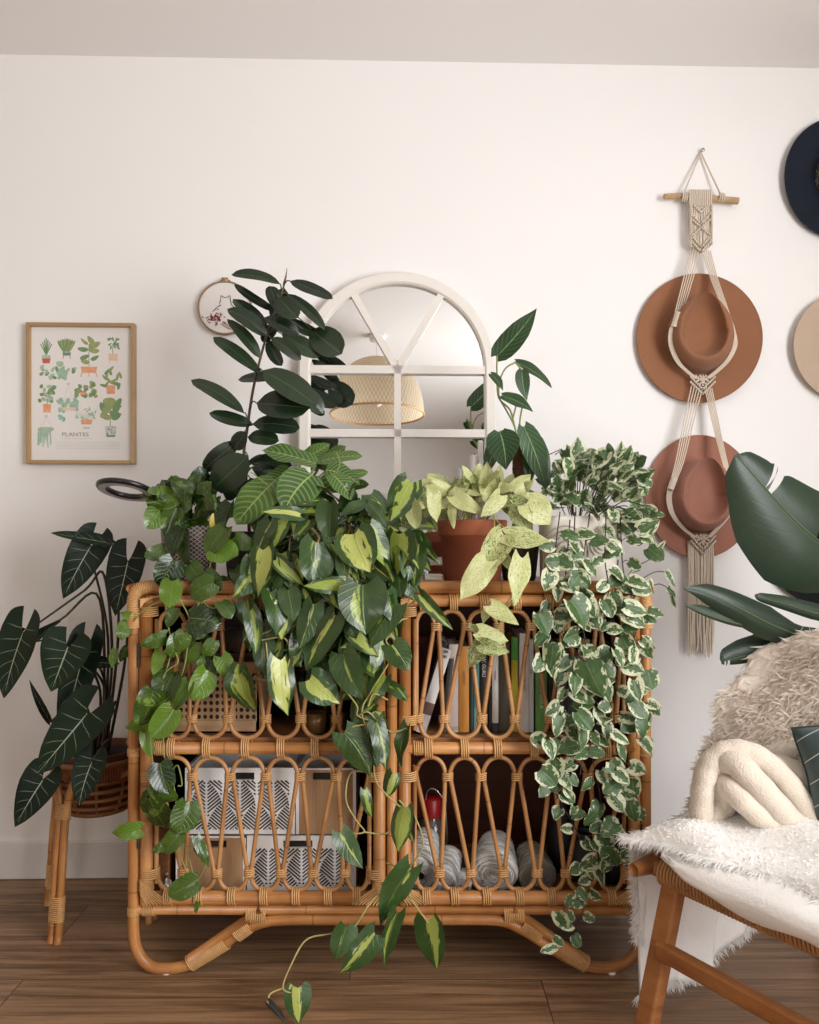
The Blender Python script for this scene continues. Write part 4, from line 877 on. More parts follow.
# ---- bird of paradise at the right, its pot beyond the frame behind the chair
def strelitzia():
    c = A3(1.36, 2.12, 0); q = thing('bird_of_paradise', c, 'bird of paradise plant with large torn paddle leaves reaching in above the chair', 'plant')
    pot(q, c, .12, .15, .27, M['charcoal']); cr = c + A3(0, 0, .26)
    def blade(rows, tear, Y, flip=1, stalk=None):
        """rows: (px, py, depth) midrib; half widths left and right in pixels at each; tears split the blade"""
        f = MB(); mid = np.array([P(x, y, d) for x, y, d, *_ in rows]); n_ = 26
        m = cat(mid, 8); t0 = np.linspace(0, 1, len(m)); tt = np.linspace(0, 1, len(rows))
        for side, col in ((-1, 3), (1, 4)):
            hw = np.interp(t0, tt, [r[col] for r in rows]); fall = np.interp(t0, tt, [r[5] for r in rows])
            seg = []; cuts = [0] + tear.get(side, []) + [1.0001]
            for a, b in zip(cuts[:-1], cuts[1:]):
                idx = np.where((t0 >= a) & (t0 <= b))[0]
                if len(idx) < 2: continue
                g = np.zeros((len(idx), 5, 3)); uv = np.zeros((len(idx), 5, 2))
                for i, j in enumerate(idx):
                    tg = norm(m[min(j + 1, len(m) - 1)] - m[max(j - 1, 0)]); pr = np.cross(tg, A3(0, 1, 0)); pr = norm(pr) * side * flip
                    e = abs((i / (len(idx) - 1)) * 2 - 1); sh = (1 - .10 * e ** 6) if len(cuts) > 2 and 0 < i < len(idx) else 1
                    d = hw[j] / FOC * m[j][1]
                    for k in range(5):
                        w = k / 4
                        g[i, k] = m[j] + pr * d * w * sh + tg * d * (.18 + (.16 * -((i / (len(idx) - 1)) * 2 - 1) ** 3 if len(cuts) > 2 else 0)) * w + A3(0, 1, 0) * (fall[j] * d * w ** 1.6) - A3(0, 1, 0) * d * .10 * math.sin(w * math.pi)
                        uv[i, k] = (.5 + side * w * .5, t0[j])
                f.grid(g, uv, R.random() * .5 + .3)
        lf = f.build('leaf', M['strel'], q)
        s = MB(); s.tube(m, np.linspace(.004, .0012, len(m))[::1], 6)
        if stalk is not None: s.tube(cat([m[0]] + [np.array(z, float) for z in stalk] + [cr], 8), .008, 8)
        s.build('leaf_stalk', M['rib'], lf)
    # big upright leaf, tip up-left
    blade([(874,590,2.02,26,20,.4),(846,560,1.98,50,46,.3),(812,536,1.93,46,60,.3),(783,508,1.90,34,52,.3),(760,482,1.88,24,34,.3),(744,464,1.87,15,20,.3),(735,455,1.87,1,1,0)], {1: [], -1: [.30, .585, .625]}, 1.9, 1, [(1.30, 2.08, .8), (1.34, 2.11, .5)])
    # long folded leaf pointing left
    blade([(840,660,1.97,4,8,.5),(806,640,1.92,8,14,.4),(770,624,1.88,17,16,.5),(735,606,1.85,14,14,.6),(708,594,1.84,10,9,.5),(684,588,1.83,1,1,0)], {}, 1.88, 1, [(1.24, 2.03, .8), (1.32, 2.1, .5)])
    blade([(850,655,1.98,10,5,.5),(812,642,1.94,12,5,.4),(772,630,1.90,14,4,.5),(730,622,1.87,10,3,.5),(700,612,1.85,7,2,.4),(686,605,1.84,1,1,0)], {}, 1.9, 1, None)
    # slender one on the right
    blade([(850,622,1.97,8,6,.3),(815,613,1.94,10,7,.4),(785,604,1.92,8,6,.4),(762,598,1.90,5,4,.4),(755,595,1.90,1,1,0)], {}, 1.92, 1, [(1.26, 2.04, .8), (1.32, 2.1, .5)])
    # lowest, torn at its tip
    blade([(830,640,1.99,10,8,.3),(800,642,1.97,16,10,.4),(770,650,1.95,18,10,.4),(745,656,1.94,16,8,.4),(728,660,1.93,11,6,.4),(721,662,1.93,3,2,0)], {1: [.78, .86]}, 1.95, 1, [(1.2, 2.05, .7), (1.32, 2.1, .5)])
strelitzia()
# ------------------------------------------------------------------ lettering
def letters(text, name, m, parent, origin, right, up, size, depth=.0006, align='LEFT', stretch=1.0):
    cu = bpy.data.curves.new('lettering', 'FONT'); cu.body = text; cu.size = size; cu.extrude = depth / 2; cu.align_x = align; cu.resolution_u = 3
    t = bpy.data.objects.new('lettering', cu); COL.objects.link(t)
    bpy.context.view_layer.update()
    me = bpy.data.meshes.new_from_object(t.evaluated_get(bpy.context.evaluated_depsgraph_get()))
    bpy.data.objects.remove(t); bpy.data.curves.remove(cu)
    v = np.zeros(len(me.vertices) * 3); me.vertices.foreach_get('co', v); v = v.reshape(-1, 3); v[:, 0] *= stretch
    right = norm(right); up = norm(up); nn = np.cross(right, up)
    mb = MB(); mb.add(np.asarray(origin) + v[:, :1] * right + v[:, 1:2] * up + v[:, 2:] * nn, [tuple(p.vertices) for p in me.polygons])
    bpy.data.meshes.remove(me)
    return mb.build(name, m, parent, smooth=False)

# ------------------------------------------------------------------ things in the cabinet
SH, BO = .5865, .1715                        # shelf and bottom board surfaces
pap = plain('book_pages', (.66, .60, .50), .9, var=.1, vs=200)
def book(px0, px1, ytop, Yf, col, label, tilt=0.0, depth=.15, txt=None, bands=(), group='books on the upper right shelf'):
    """spine px0..px1 at its foot, spine top at ytop, leaning tilt degrees to the right"""
    w = (px1 - px0) / FOC * Yf; cx = ((px0 + px1) / 2 - 409.5) / FOC * Yf; a = math.radians(tilt)
    H = (EYE - (ytop - 540) / FOC * Yf - SH) / math.cos(a) - (w * math.sin(a) if tilt > 0 else 0)
    ax = A3(math.cos(a), 0, -math.sin(a)); az = A3(math.sin(a), 0, math.cos(a)); ay = A3(0, 1, 0)
    base = A3(cx, Yf, SH + .0015 + (w / 2) * abs(math.sin(a)))
    q = thing('book', base, label, 'book', group)
    at = lambda x, y, z: base + ax * x + ay * y + az * z
    m = col if not isinstance(col, tuple) else plain('book_cover', col, .45, var=.06)
    mb = MB(); c = .0016
    mb.box(at(-w / 2 + c / 2, depth / 2, H / 2), (c / 2, depth / 2, H / 2), (ax, ay, az)); mb.box(at(w / 2 - c / 2, depth / 2, H / 2), (c / 2, depth / 2, H / 2), (ax, ay, az))
    r = np.array([[at(-w / 2 + w * t, -.0022 * math.sin(math.pi * t), z) for t in np.linspace(0, 1, 7)] for z in (0, H)]); mb.grid(r)
    r2 = np.array([[at(-w / 2 + w * t, .002, z) for t in np.linspace(0, 1, 7)] for z in (0, H)]); mb.grid(r2)
    mb.build('cover', m, q, smooth=False)
    p = MB(); p.box(at(0, depth / 2 + .001, H / 2), (w / 2 - c, depth / 2 - .004, H / 2 - .003), (ax, ay, az)); p.build('pages', pap, q, smooth=False)
    for z0, z1, bc in bands:
        b = MB(); b.grid(np.array([[at(-w / 2 + w * t, -.0028 * math.sin(math.pi * t) - .0006, H * z) for t in np.linspace(.0, 1, 7)] for z in (z0, z1)])); b.build('spine_band', plain('spine_band', bc, .5), q)
    for s, z, sz, tc, *st in ([] if txt is None else txt):     # reads downwards
        letters(s, 'title_lettering', plain('spine_ink', tc, .6, var=0), q, at(-sz * .36, -.0036, H * z), -az, ax, sz, stretch=st[0] if st else 1.0)
    return q
K, Wt, INK = (.012, .012, .013), (.74, .72, .70), (.02, .02, .02)
maroon = thing('book', A3(P(436, 0, 2.12)[0], 2.10, SH), 'maroon book standing face-out at the back of the upper right shelf', 'book', 'books on the upper right shelf')
mb = MB(); b0 = WL[maroon]; mb.box(b0 + A3(0, .012, .115), (.05, .002, .115)); mb.box(b0 + A3(0, .028, .115), (.05, .002, .115)); mb.box(b0 + A3(-.049, .02, .115), (.001, .008, .115)); mb.build('cover', plain('maroon_cover', (.11, .012, .014), .5), maroon, smooth=False)
mb = MB(); mb.box(b0 + A3(.001, .02, .115), (.047, .006, .112)); mb.build('pages', pap, maroon, smooth=False)
book(414, 421, 641, 1.975, K, 'black book leaning at the left end of the shelf, white book leaning beside it', 17, txt=[('L A N D O', .62, .008, Wt)])
book(415.5, 425.5, 648, 1.955, Wt, 'white paperback with a black title and brown motif leaning on the upper right shelf', 17.5, txt=[('B R', .985, .015, INK)], bands=[(.22, .36, (.20, .12, .10))])
book(441, 446, 659, 1.97, (.030, .032, .030), 'thin dark grey book leaning between the white paperback and the pale pink spine', 6)
book(449, 458.3, 645, 1.975, (.66, .56, .51), 'pale pink book standing left of the orange spine', txt=[('botanicals', .86, .009, (.35, .25, .2))], bands=[(.02, .07, (.5, .4, .35))])
book(458.8, 469, 647, 1.975, (.56, .24, .035), 'orange book on the upper right shelf', txt=[('HERBIER', .72, .010, (.30, .10, .02))])
book(469.4, 473.6, 657, 1.975, (.010, .022, .018), 'thin blackish green book between the orange and teal spines')
book(474, 480, 638, 1.975, (.03, .20, .21), 'teal book on the upper right shelf', txt=[('urban', .45, .0085, Wt)], bands=[(.0, .26, (.16, .32, .30))])
book(480.3, 487.5, 640, 1.970, K, 'black book with the large white title beside the teal one', txt=[('GROW, GURLI', .92, .0125, Wt, .95)])
book(487.9, 491.8, 655, 1.975, K, 'slim black book with small white writing left of a thin white book', txt=[('PLANTS', .7, .006, Wt)])
book(492.2, 498.4, 654, 1.975, Wt, 'thin white book with small writing at mid-shelf', txt=[('Monstera', .78, .006, INK)], bands=[(.0, .12, (.05, .05, .05))])
book(499, 509.6, 643, 1.98, (.055, .045, .025), 'olive brown book left of the green and yellow spine')
book(511.5, 518, 638, 1.98, (.52, .44, .03), 'yellow book with a bright green top to its spine', bands=[(.76, 1.0, (.07, .33, .05))])
book(519.5, 528.6, 634, 1.975, Wt, 'tall white book with a long dark title right of the yellow one', txt=[('BOUTURES', .62, .010, (.25, .25, .25))])
book(529, 533.6, 640, 1.975, (.56, .58, .58), 'slim light grey book against the tall white one', txt=[('jungle', .68, .005, INK)])
book(535.5, 547, 671, 1.975, (.10, .25, .05), 'green book with INTERIEUR in pale letters on its spine', txt=[('INTERIEUR', .74, .0125, (.62, .68, .50), .95)], bands=[(.86, .97, (.16, .32, .10))])
book(547.6, 553, 640, 1.99, K, 'tall black book with a white title just right of the green one', txt=[('Tiny', .94, .009, Wt)])
book(553.5, 560, 650, 1.98, (.58, .50, .40), 'beige book half hidden by the variegated leaves')
book(560.5, 575, 645, 1.98, (.016, .020, .019), 'thick black book behind the variegated vines')
book(575.5, 581, 652, 1.98, (.20, .035, .03), 'dull red book between two black ones behind the vines')
book(581.5, 590, 640, 1.98, (.34, .22, .09), 'ochre book behind the variegated vines')
book(590.5, 604, 648, 1.98, (.02, .018, .022), 'wide dark book right of the ochre one')
book(604.5, 610.5, 642, 1.98, (.035, .03, .03), 'dark charcoal book second from the right end of the shelf')
book(611, 619.5, 628, 1.975, K, 'black book with white writing and a red top at the right end of the shelf', txt=[('Wabi Home', .55, .008, Wt)], bands=[(.86, 1.0, (.40, .02, .03))])

def cane_box():
    n = NT('cane_weave_shaded_holes'); o = n.sep(n.uv())
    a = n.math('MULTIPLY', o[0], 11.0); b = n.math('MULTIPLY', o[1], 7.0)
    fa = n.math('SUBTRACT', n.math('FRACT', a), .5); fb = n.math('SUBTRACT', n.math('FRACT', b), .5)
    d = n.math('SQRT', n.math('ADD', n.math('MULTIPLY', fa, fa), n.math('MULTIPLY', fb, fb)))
    n.col(n.mix(n.ss(.29, .35, d), (.020, .007, .004), n.mix(n.noise(n.obj(), 300, 2), (.42, .25, .12), (.60, .40, .22)))); n.bump(n.ss(.2, .32, d), .6, .002); n.set(.55)  # dark dots paint the shade in the holes of the weave
    x0, x1 = P(153, 0, 1.965)[0], P(260, 0, 1.965)[0]; y0, y1, z0, z1 = 1.965, 2.125, SH, P(0, 662, 1.965)[2]
    q = thing('storage_box', ((x0 + x1) / 2, (y0 + y1) / 2, z0), 'light wooden box with woven cane panels on the upper left shelf', 'box')
    t = .010; mb = MB(); zt = z0 + .034; zp = z1 - .026
    B = lambda a, b, c, d, e, f: mb.box(((a + b) / 2, (c + d) / 2, (e + f) / 2), ((b - a) / 2, (d - c) / 2, (f - e) / 2))
    for a, b in ((x0, x0 + .02), (x1 - .012, x1)): B(a, b, y0, y0 + t, z0, z1)
    B(x0, x1, y0, y0 + t, z0, zt); B(x0, x1, y0, y0 + t, zp, z1)
    B(x0, x1, y1 - t, y1, z0, z1); B(x0, x0 + t, y0, y1, z0, z1); B(x1 - t, x1, y0, y1, z0, z1); B(x0, x1, y0, y1, z0, z0 + .008)
    xm = P(233, 0, 1.965)[0]; B(xm - .006, xm + .006, y0, y0 + t, zt, zp)
    mb.build('frame', M['oak'], q, smooth=False, bevel=.0015)
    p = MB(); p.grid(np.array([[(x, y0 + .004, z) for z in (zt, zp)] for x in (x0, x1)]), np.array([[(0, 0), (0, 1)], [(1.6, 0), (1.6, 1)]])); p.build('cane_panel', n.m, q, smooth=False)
cane_box()
def felt():
    b0 = A3(P(222, 0, 1.99)[0], 1.99, P(0, 662, 1.965)[2]); lab = ('folded taupe cloth lying on the cane box on the upper left shelf', 'cloth')
    n1, n2 = 24, 12; mb = MB()
    for s in (1, -1):
        g = np.zeros((n1, n2, 3))
        for i in range(n1):
            for j in range(n2):
                u = i / (n1 - 1) * 2 - 1; v = j / (n2 - 1) * 2 - 1; e = max(0, 1 - abs(u) ** 4) * max(0, 1 - abs(v) ** 4)
                hh = .028 + .016 * u + .006 * math.sin(u * 6) + .004 * math.sin(v * 7 + u * 3)
                g[i, j] = b0 + A3(u * .068, .05 + v * .055, .03 + hh * .6 + s * (.028 + .012 * u) * e ** .4)
                g[i, j, 2] = max(g[i, j, 2], b0[2] + .001)
        mb.grid(g if s > 0 else g[:, ::-1])
    put(mb.build('folded_cloth', fabric('taupe_felt', (.105, .080, .062))), *lab)
felt()
gl = plain('amber_cup', (.20, .105, .035), .3, .35, var=.4, vs=120)
def cup(px, ytop, w, Y, label):
    c = A3(P(px, 0, Y)[0], Y, SH); h = P(0, ytop, Y)[2] - SH; r = w / FOC * Y / 2
    q = thing('candle_cup', c, label, 'candle holder', 'candle cups on the upper left shelf')
    mb = MB(); mb.lathe([(0, .0), (r * .86, 0), (r * .95, .006), (r, h * .5), (r * .97, h), (r * .90, h), (r * .9, .012), (0, .01)], c, 26); mb.build('cup', gl, q)
    mb = MB(); mb.lathe([(r * .89, h * .62), (r * .3, h * .6), (0, h * .6)], c, 20); mb.build('wax', plain('wax', (.52, .44, .34), .5), q)
cup(316, 712, 21, 1.975, 'mottled amber candle cup nearer the middle of the upper left shelf'); cup(339, 714, 19, 1.985, 'mottled amber candle cup right beside the first, nearer the centre post')
def jar(px, w, y0, Y, m, label, z0=SH, top=None):
    c = A3(P(px, 0, Y)[0], Y, z0); h = P(0, y0, Y)[2] - z0; r = w / FOC * Y / 2
    q = thing('glass_jar', c, label, 'jar')
    mb = MB(); mb.lathe([(0, 0), (r * .9, 0), (r, .01), (r, h * .7), (r * .8, h * .82), (r * .55, h * .88), (r * .55, h * .96)], c, 26); mb.build('body', m, q)
    mb = MB(); mb.lathe([(r * .62, h * .93), (r * .64, h), (0, h + .001)], c, 22); mb.lathe([(0, h * .93), (r * .62, h * .93)], c, 22); mb.build('lid', top or M['charcoal'], q)
dg = plain('smoked_glass', (.018, .015, .013), .12, var=.2)
jar(306, 24, 662, 2.06, dg, 'tall dark glass jar behind the amber candle cups'); jar(332, 26, 672, 2.07, dg, 'shorter dark glass jar behind the right amber cup'); jar(360, 20, 668, 2.05, dg, 'dark jar beside the centre post on the upper left shelf')

def deco(mb, at, w, h, cols, margin):
    """fan leaves drawn as strokes of painted shade for cuts in a panel; at(x, z) -> point"""
    x0, x1, z0, z1 = margin, w - margin, margin, h - margin * 2.7
    cw = (x1 - x0) / cols; ch = .112
    def inside(c, x, z, k=1.0):
        t = (z - c[1]) / ch
        return 0 <= t <= 1 and abs(x - c[0]) < cw * .52 * k * math.sin(min(1, .32 + t * 1.25) * math.pi / 2) * (1 - max(0, (t - .35) / .65) ** 2.2)
    rows = []
    for r_ in range(4):
        zb = z1 - ch * (.98 + .5 * (r_ - 1)); rows += [(x0 + (i + (.5 if r_ % 2 else 0)) * cw, zb, r_) for i in range(cols + (0 if r_ % 2 else 1))]
    ns = 12; sp = ch / ns; tw = sp * .24
    for c in rows:
        front = [d for d in rows if d[2] > c[2]]
        for k in range(ns + 3):
            for s in (-1, 1):
                an = math.radians(40); dx, dz = s * math.cos(an), math.sin(an); pts = []
                for j in range(0, 80):
                    x, z = c[0] + s * cw * .035 + dx * j * cw * .009, c[1] + sp * (k - 2.2) + dz * j * cw * .009
                    ok = x0 <= x <= x1 and z0 <= z <= z1 and inside(c, x, z, .90) and not any(inside(d, x, z, 1.03) for d in front)
                    if ok: pts.append((x, z))
                    elif pts: break
                if len(pts) < 3: continue
                a, b = pts[0], pts[-1]; nx, nz = -dz * tw, dx * tw
                mb.add([at(a[0] + nx * .8, a[1] + nz * .8), at(a[0] - nx * .8, a[1] - nz * .8), at(b[0] - nx * 1.1, b[1] - nz * 1.1), at(b[0] + nx * 1.1, b[1] + nz * 1.1)], [(0, 1, 2, 3) if s > 0 else (0, 1, 2, 3)])
def crate(px0, px1, py0, py1, Y, kind, label, hole, dz=None):
    x0, x1 = P(px0, 0, Y)[0], P(px1, 0, Y)[0]; z1, z0 = P(0, py0, Y)[2], P(0, py1, Y)[2] if dz is None else dz
    d = .155; q = thing('storage_crate', ((x0 + x1) / 2, Y + d / 2, z0), label, 'storage box', 'stacked storage boxes in the lower left of the cabinet')
    w, h = x1 - x0, z1 - z0; t = .008; sm = M['white'] if kind == 'deco' else M['white']; mb = MB()
    B = lambda b_, a, b, c, d_, e, f: b_.box(((a + b) / 2, (c + d_) / 2, (e + f) / 2), ((b - a) / 2, (d_ - c) / 2, (f - e) / 2))
    B(mb, x0, x0 + t, Y + t, Y + d, z0, z1); B(mb, x1 - t, x1, Y + t, Y + d, z0, z1); B(mb, x0, x1, Y + d - t, Y + d, z0, z1); B(mb, x0, x1, Y + t, Y + d, z0, z0 + t)
    mb.build('body', M['white'], q, smooth=False)
    fr = MB(); hx0, hx1, hz0, hz1 = x0 + hole[0] * w, x0 + hole[1] * w, z1 - .031, z1 - .012
    B(fr, x0, hx0, Y, Y + t, hz0, z1); B(fr, hx1, x1, Y, Y + t, hz0, z1); B(fr, hx0, hx1, Y, Y + t, hz1, z1); B(fr, x0, x1, Y, Y + t, z0, hz0)
    f = fr.build('front_panel', M['white'] if kind == 'deco' else M['oak_v'], q, smooth=False)
    hb = MB(); B(hb, hx0 - .003, hx1 + .003, Y + t + .001, Y + t + .003, hz0 - .003, hz1 + .003); hb.build('hole_shade_panel', M['dark'], f, smooth=False)  # near-black plate paints the shade inside the slot
    if kind == 'deco':
        p = MB(); deco(p, lambda x, z: A3(x0 + x, Y - .0006, z0 + z), w, h, 3, .012); p.build('leaf_cut_shade', M['charcoal'], f, smooth=False)  # flat dark strokes paint the shade inside the cuts
    else:
        p = MB(); 
        for a, b, c, e in ((x0, x0 + .008, z0, z1), (x1 - .008, x1, z0, z1), (x0, x1, z1 - .004, z1)): B(p, a, b, Y - .002, Y + .001, c, e)
        p.build('white_edge', M['white'], f, smooth=False)
zb = P(0, 834, 1.985)[2]
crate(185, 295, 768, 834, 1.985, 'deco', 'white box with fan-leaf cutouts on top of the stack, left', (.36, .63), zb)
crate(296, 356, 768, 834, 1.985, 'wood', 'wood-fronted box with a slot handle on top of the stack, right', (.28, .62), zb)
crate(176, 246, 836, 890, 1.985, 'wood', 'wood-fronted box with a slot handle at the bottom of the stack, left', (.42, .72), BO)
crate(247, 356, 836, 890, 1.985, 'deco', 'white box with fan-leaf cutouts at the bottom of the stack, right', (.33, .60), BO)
def small_box():
    x0, x1, Y = P(151, 0, 1.99)[0], P(169, 0, 1.99)[0], 1.99
    q = thing('wooden_box', ((x0 + x1) / 2, Y + .05, BO), 'small brown wooden box in the lower left corner of the cabinet', 'box')
    mb = MB(); h = P(0, 838, Y)[2] - BO; mb.box(((x0 + x1) / 2, Y + .05, BO + h * .42), ((x1 - x0) / 2, .05, h * .42)); mb.build('body', M['board'], q, smooth=False, bevel=.003)
    mb = MB(); mb.box(((x0 + x1) / 2, Y + .05, BO + h * .92), ((x1 - x0) / 2 + .002, .052, h * .075)); mb.build('lid', M['board'], q, smooth=False, bevel=.003)
    c = A3(P(166, 0, 1.955)[0], 1.955, BO); q = thing('bell_ornament', c, 'little silvery bell standing before the wooden box in the lower left corner', 'ornament')
    mb = MB(); mb.lathe([(.019, 0), (.021, .004), (.018, .014), (.016, .03), (.012, .040), (.004, .045), (.004, .052), (.007, .056), (.004, .061), (0, .062)], c, 20); mb.build('bell', M['steel'], q)
small_box()

def yarn_mat(name, c):
    n = NT(name); u = n.sep(n.uv())
    w = n.math('SINE', n.math('ADD', n.math('MULTIPLY', u[0], 6.283 * 3), n.math('MULTIPLY', u[1], 6.283 * 24))); w2 = n.math('SINE', n.math('SUBTRACT', n.math('MULTIPLY', u[1], 6.283 * 31), n.math('MULTIPLY', u[0], 6.283 * 4)))
    f = n.math('MULTIPLY_ADD', n.math('MAXIMUM', w, w2), .5, .5)
    n.col(n.mix(f, tuple(x * .74 for x in c), c)); n.bump(f, .8, .003); return n.set(.95, 0, .1)
yw, yg = yarn_mat('white_yarn', (.90, .88, .85)), yarn_mat('grey_yarn', (.44, .39, .33))
def yarn(px, py, rpx, Y, ax, ln, m, label, taper=1.0, hole=.28, dome=.0):
    r = rpx / FOC * Y; ax = norm(ax); c = P(px, py, Y)
    tail = c + ax * ln; lowest = min(c[2] - r * math.sqrt(max(0, 1 - ax[2] ** 2)), tail[2] - r * taper * math.sqrt(max(0, 1 - ax[2] ** 2))); c = c + A3(0, 0, BO + .001 - lowest)
    q = thing('yarn_cone', A3(c[0], c[1], BO), label, 'yarn', 'cones of cotton yarn in the lower right of the cabinet')
    mb = MB(); pr = [(r * hole, .012)] + [(r * (hole + (1 - hole) * t), -r * dome * (1 - t ** 2)) for t in (0, .2, .4, .6, .8, .95)] + [(r * (1 - (1 - taper) * t), .006 + (ln - .01) * t) for t in (0, .15, .3, .5, .7, .9, 1)] + [(r * taper * .6, ln)]
    mb.lathe(pr, c, 40, ax); mb.build('yarn', m, q)
    t = MB()
    rr = np.random.default_rng(int(px))
    for k in range(5):
        R_ = r * (hole + (1 - hole) * (k + .7) / 5.4); z = norm(ax); x = norm(np.cross(A3(0, 0, 1), z)); y = np.cross(z, x)
        t.tube([c - z * (.002 + r * dome * (1 - (R_ / r) ** 2)) + R_ * (1 + .03 * math.sin(a * 3 + k)) * (math.cos(a) * x + math.sin(a) * y) for a in np.linspace(0, 6.2832, 28, endpoint=False)], .0016, 5, closed=True)
    for k in range(9):
        f = (k + .5) / 9; R_ = r * (1 - (1 - taper) * f) + .0007; z = norm(ax); x = norm(np.cross(A3(0, 0, 1), z)); y = np.cross(z, x); sl = .012 * (1 if k % 2 else -1)
        t.tube([c + z * (.008 + (ln - .02) * f + sl * math.sin(a)) + R_ * (math.cos(a) * x + math.sin(a) * y) for a in np.linspace(0, 6.2832, 28, endpoint=False)], .0015, 5, closed=True)
    t.build('strand', m, q)
    co = MB(); co.tube([c + ax * .004, c + ax * ln * .98], r * hole, 18); co.build('hole_shade_plug', M['dark'], q)  # near-black plug paints the shade in the hole of the cone
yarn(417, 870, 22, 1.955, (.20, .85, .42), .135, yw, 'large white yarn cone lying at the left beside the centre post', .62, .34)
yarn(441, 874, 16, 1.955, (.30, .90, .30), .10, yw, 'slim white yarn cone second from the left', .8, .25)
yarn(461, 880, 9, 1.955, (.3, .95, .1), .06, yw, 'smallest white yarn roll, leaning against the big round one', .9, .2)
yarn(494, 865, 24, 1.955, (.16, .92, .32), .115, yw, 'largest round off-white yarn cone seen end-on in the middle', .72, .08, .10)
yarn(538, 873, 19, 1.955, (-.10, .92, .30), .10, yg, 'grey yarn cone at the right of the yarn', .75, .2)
def wired_jar():
    c = A3(P(431, 0, 2.105)[0], 2.105, BO); q = thing('preserving_jar', c, 'clear jar with a red lid and wire handle behind the left yarn cones', 'jar')
    h = P(0, 812, 2.105)[2] - BO; r = .043
    mb = MB(); mb.lathe([(0, 0), (r, 0), (r, h * .72), (r * .75, h * .88), (r * .6, h * .92), (r * .6, h)], c, 28); mb.build('body', plain('dim_glass', (.10, .075, .065), .1, spec=.8), q)
    mb = MB(); mb.lathe([(r * .66, h - .01), (r * .68, h + .038), (r * .5, h + .045), (0, h + .046)], c, 24); mb.lathe([(0, h - .01), (r * .66, h - .01)], c, 24); mb.build('lid', plain('red_lid', (.36, .010, .012), .35), q)
    mb = MB(); mb.tube(cat([c + A3(x, -.02, z) for x, z in ((-.02, h * .85), (-.012, h + .06), (.012, h + .068), (.036, h + .03), (.044, h - .05), (.042, h * .5))], 8), .0022, 6); mb.build('wire_handle', M['steel'], q)
wired_jar()
dk = plain('matt_dark_clay', (.030, .030, .032), .55, var=.2)
def vase(px, w, ytop, Y, label, prof):
    c = A3(P(px, 0, Y)[0], Y, BO); h = P(0, ytop, Y)[2] - BO; r = w / FOC * Y / 2
    q = thing('dark_vase', c, label, 'vase', 'dark vases in the lower right of the cabinet')
    mb = MB(); mb.lathe([(a * r, b * h) for a, b in prof], c, 30); mb.build('body', dk, q)
    mb = MB(); a, b = prof[-1]; mb.tube([c + A3(math.cos(t) * a * r, math.sin(t) * a * r, b * h) for t in np.linspace(0, 6.2832, 24, endpoint=False)], .003, 6, closed=True); mb.build('lip', M['charcoal'], q)
vase(584, 40, 832, 2.06, 'dark grey rounded vase behind the right-hand loops', [(0, 0), (.7, 0), (.95, .2), (1, .45), (.85, .7), (.5, .86), (.42, .93), (.5, 1.0)])
vase(562, 30, 800, 2.12, 'tall near-black vase behind the grey yarn', [(0, 0), (.8, 0), (1, .3), (.9, .6), (.5, .8), (.4, .9), (.45, 1.0)])
vase(612, 26, 818, 2.05, 'near-black vase in the lower right corner', [(0, 0), (.9, 0), (1, .3), (1, .7), (.7, .9), (.6, 1.0)])

# ------------------------------------------------------------------ small things on the cabinet top
def ring_lamp():
    c = A3(P(168, 0, 2.13)[0], 2.13, TOP); q = thing('ring_grow_lamp', c, 'black ring grow lamp on a thin arm left of the pothos', 'lamp')
    o = P(126, 490, 2.02); tx = norm(A3(1, .05, -.10)); ty = norm(A3(.02, 1, -.30)); ty = norm(ty - tx * tx.dot(ty)); nn = np.cross(tx, ty)
    R1, R0 = .076, .045; mb = MB(); prof = [(R0, -.004), (R0 + .003, -.0065), (R1 - .004, -.0065), (R1, -.002), (R1, .004), (R1 - .004, .007), (R0 + .003, .007), (R0, .004)]
    th = np.linspace(0, 6.2832, 56, endpoint=False)
    mb.grid(np.array([[o + r * (math.cos(t) * tx + math.sin(t) * ty) + h * nn for r, h in prof] for t in th]), cu=True, cv=True); rg = mb.build('ring', M['black'], q)
    mb = MB(); mb.grid(np.array([[o + r * (math.cos(t) * tx + math.sin(t) * ty) - .0072 * nn for r in (R0 + .006, R1 - .007)] for t in th]), cu=True); mb.build('diffuser', plain('grey_diffuser', (.42, .42, .42), .3), rg)
    mb = MB(); mb.tube(cat([o + tx * R1, o + tx * (R1 + .03) + A3(0, .03, -.005), c + A3(0, 0, .14), c + A3(0, 0, .02)], 8), .004, 8); mb.build('arm', M['black'], q)
    mb = MB(); mb.lathe([(0, 0), (.035, 0), (.035, .01), (.03, .014), (0, .014)], c, 28); mb.build('base', M['black'], q)
ring_lamp()
def candle():
    Y = 2.13
    for px, y0, w, label in ((474, 455, 7.5, 'short white pillar candle before the lower right corner of the mirror'), (480.8, 440, 5.5, 'taller white pillar candle between the mirror and the climbing plant')):
        c = A3(P(px, 0, Y)[0], Y + (.0 if px < 476 else .012), TOP); h = P(0, y0, Y)[2] - TOP; r = w / FOC * Y / 2
        q = thing('pillar_candle', c, label, 'candle', 'white candles by the mirror')
        mb = MB(); mb.lathe([(0, 0), (r, 0), (r, h - .003), (r - .002, h), (r * .5, h - .002), (0, h - .004)], c, 22); mb.build('wax', plain('white_wax', (.74, .72, .69), .5, var=.02), q)
        mb = MB(); mb.tube([c + A3(0, 0, h - .004), c + A3(.001, 0, h + .006)], .0008, 5); mb.build('wick', M['dark'], q)
candle()
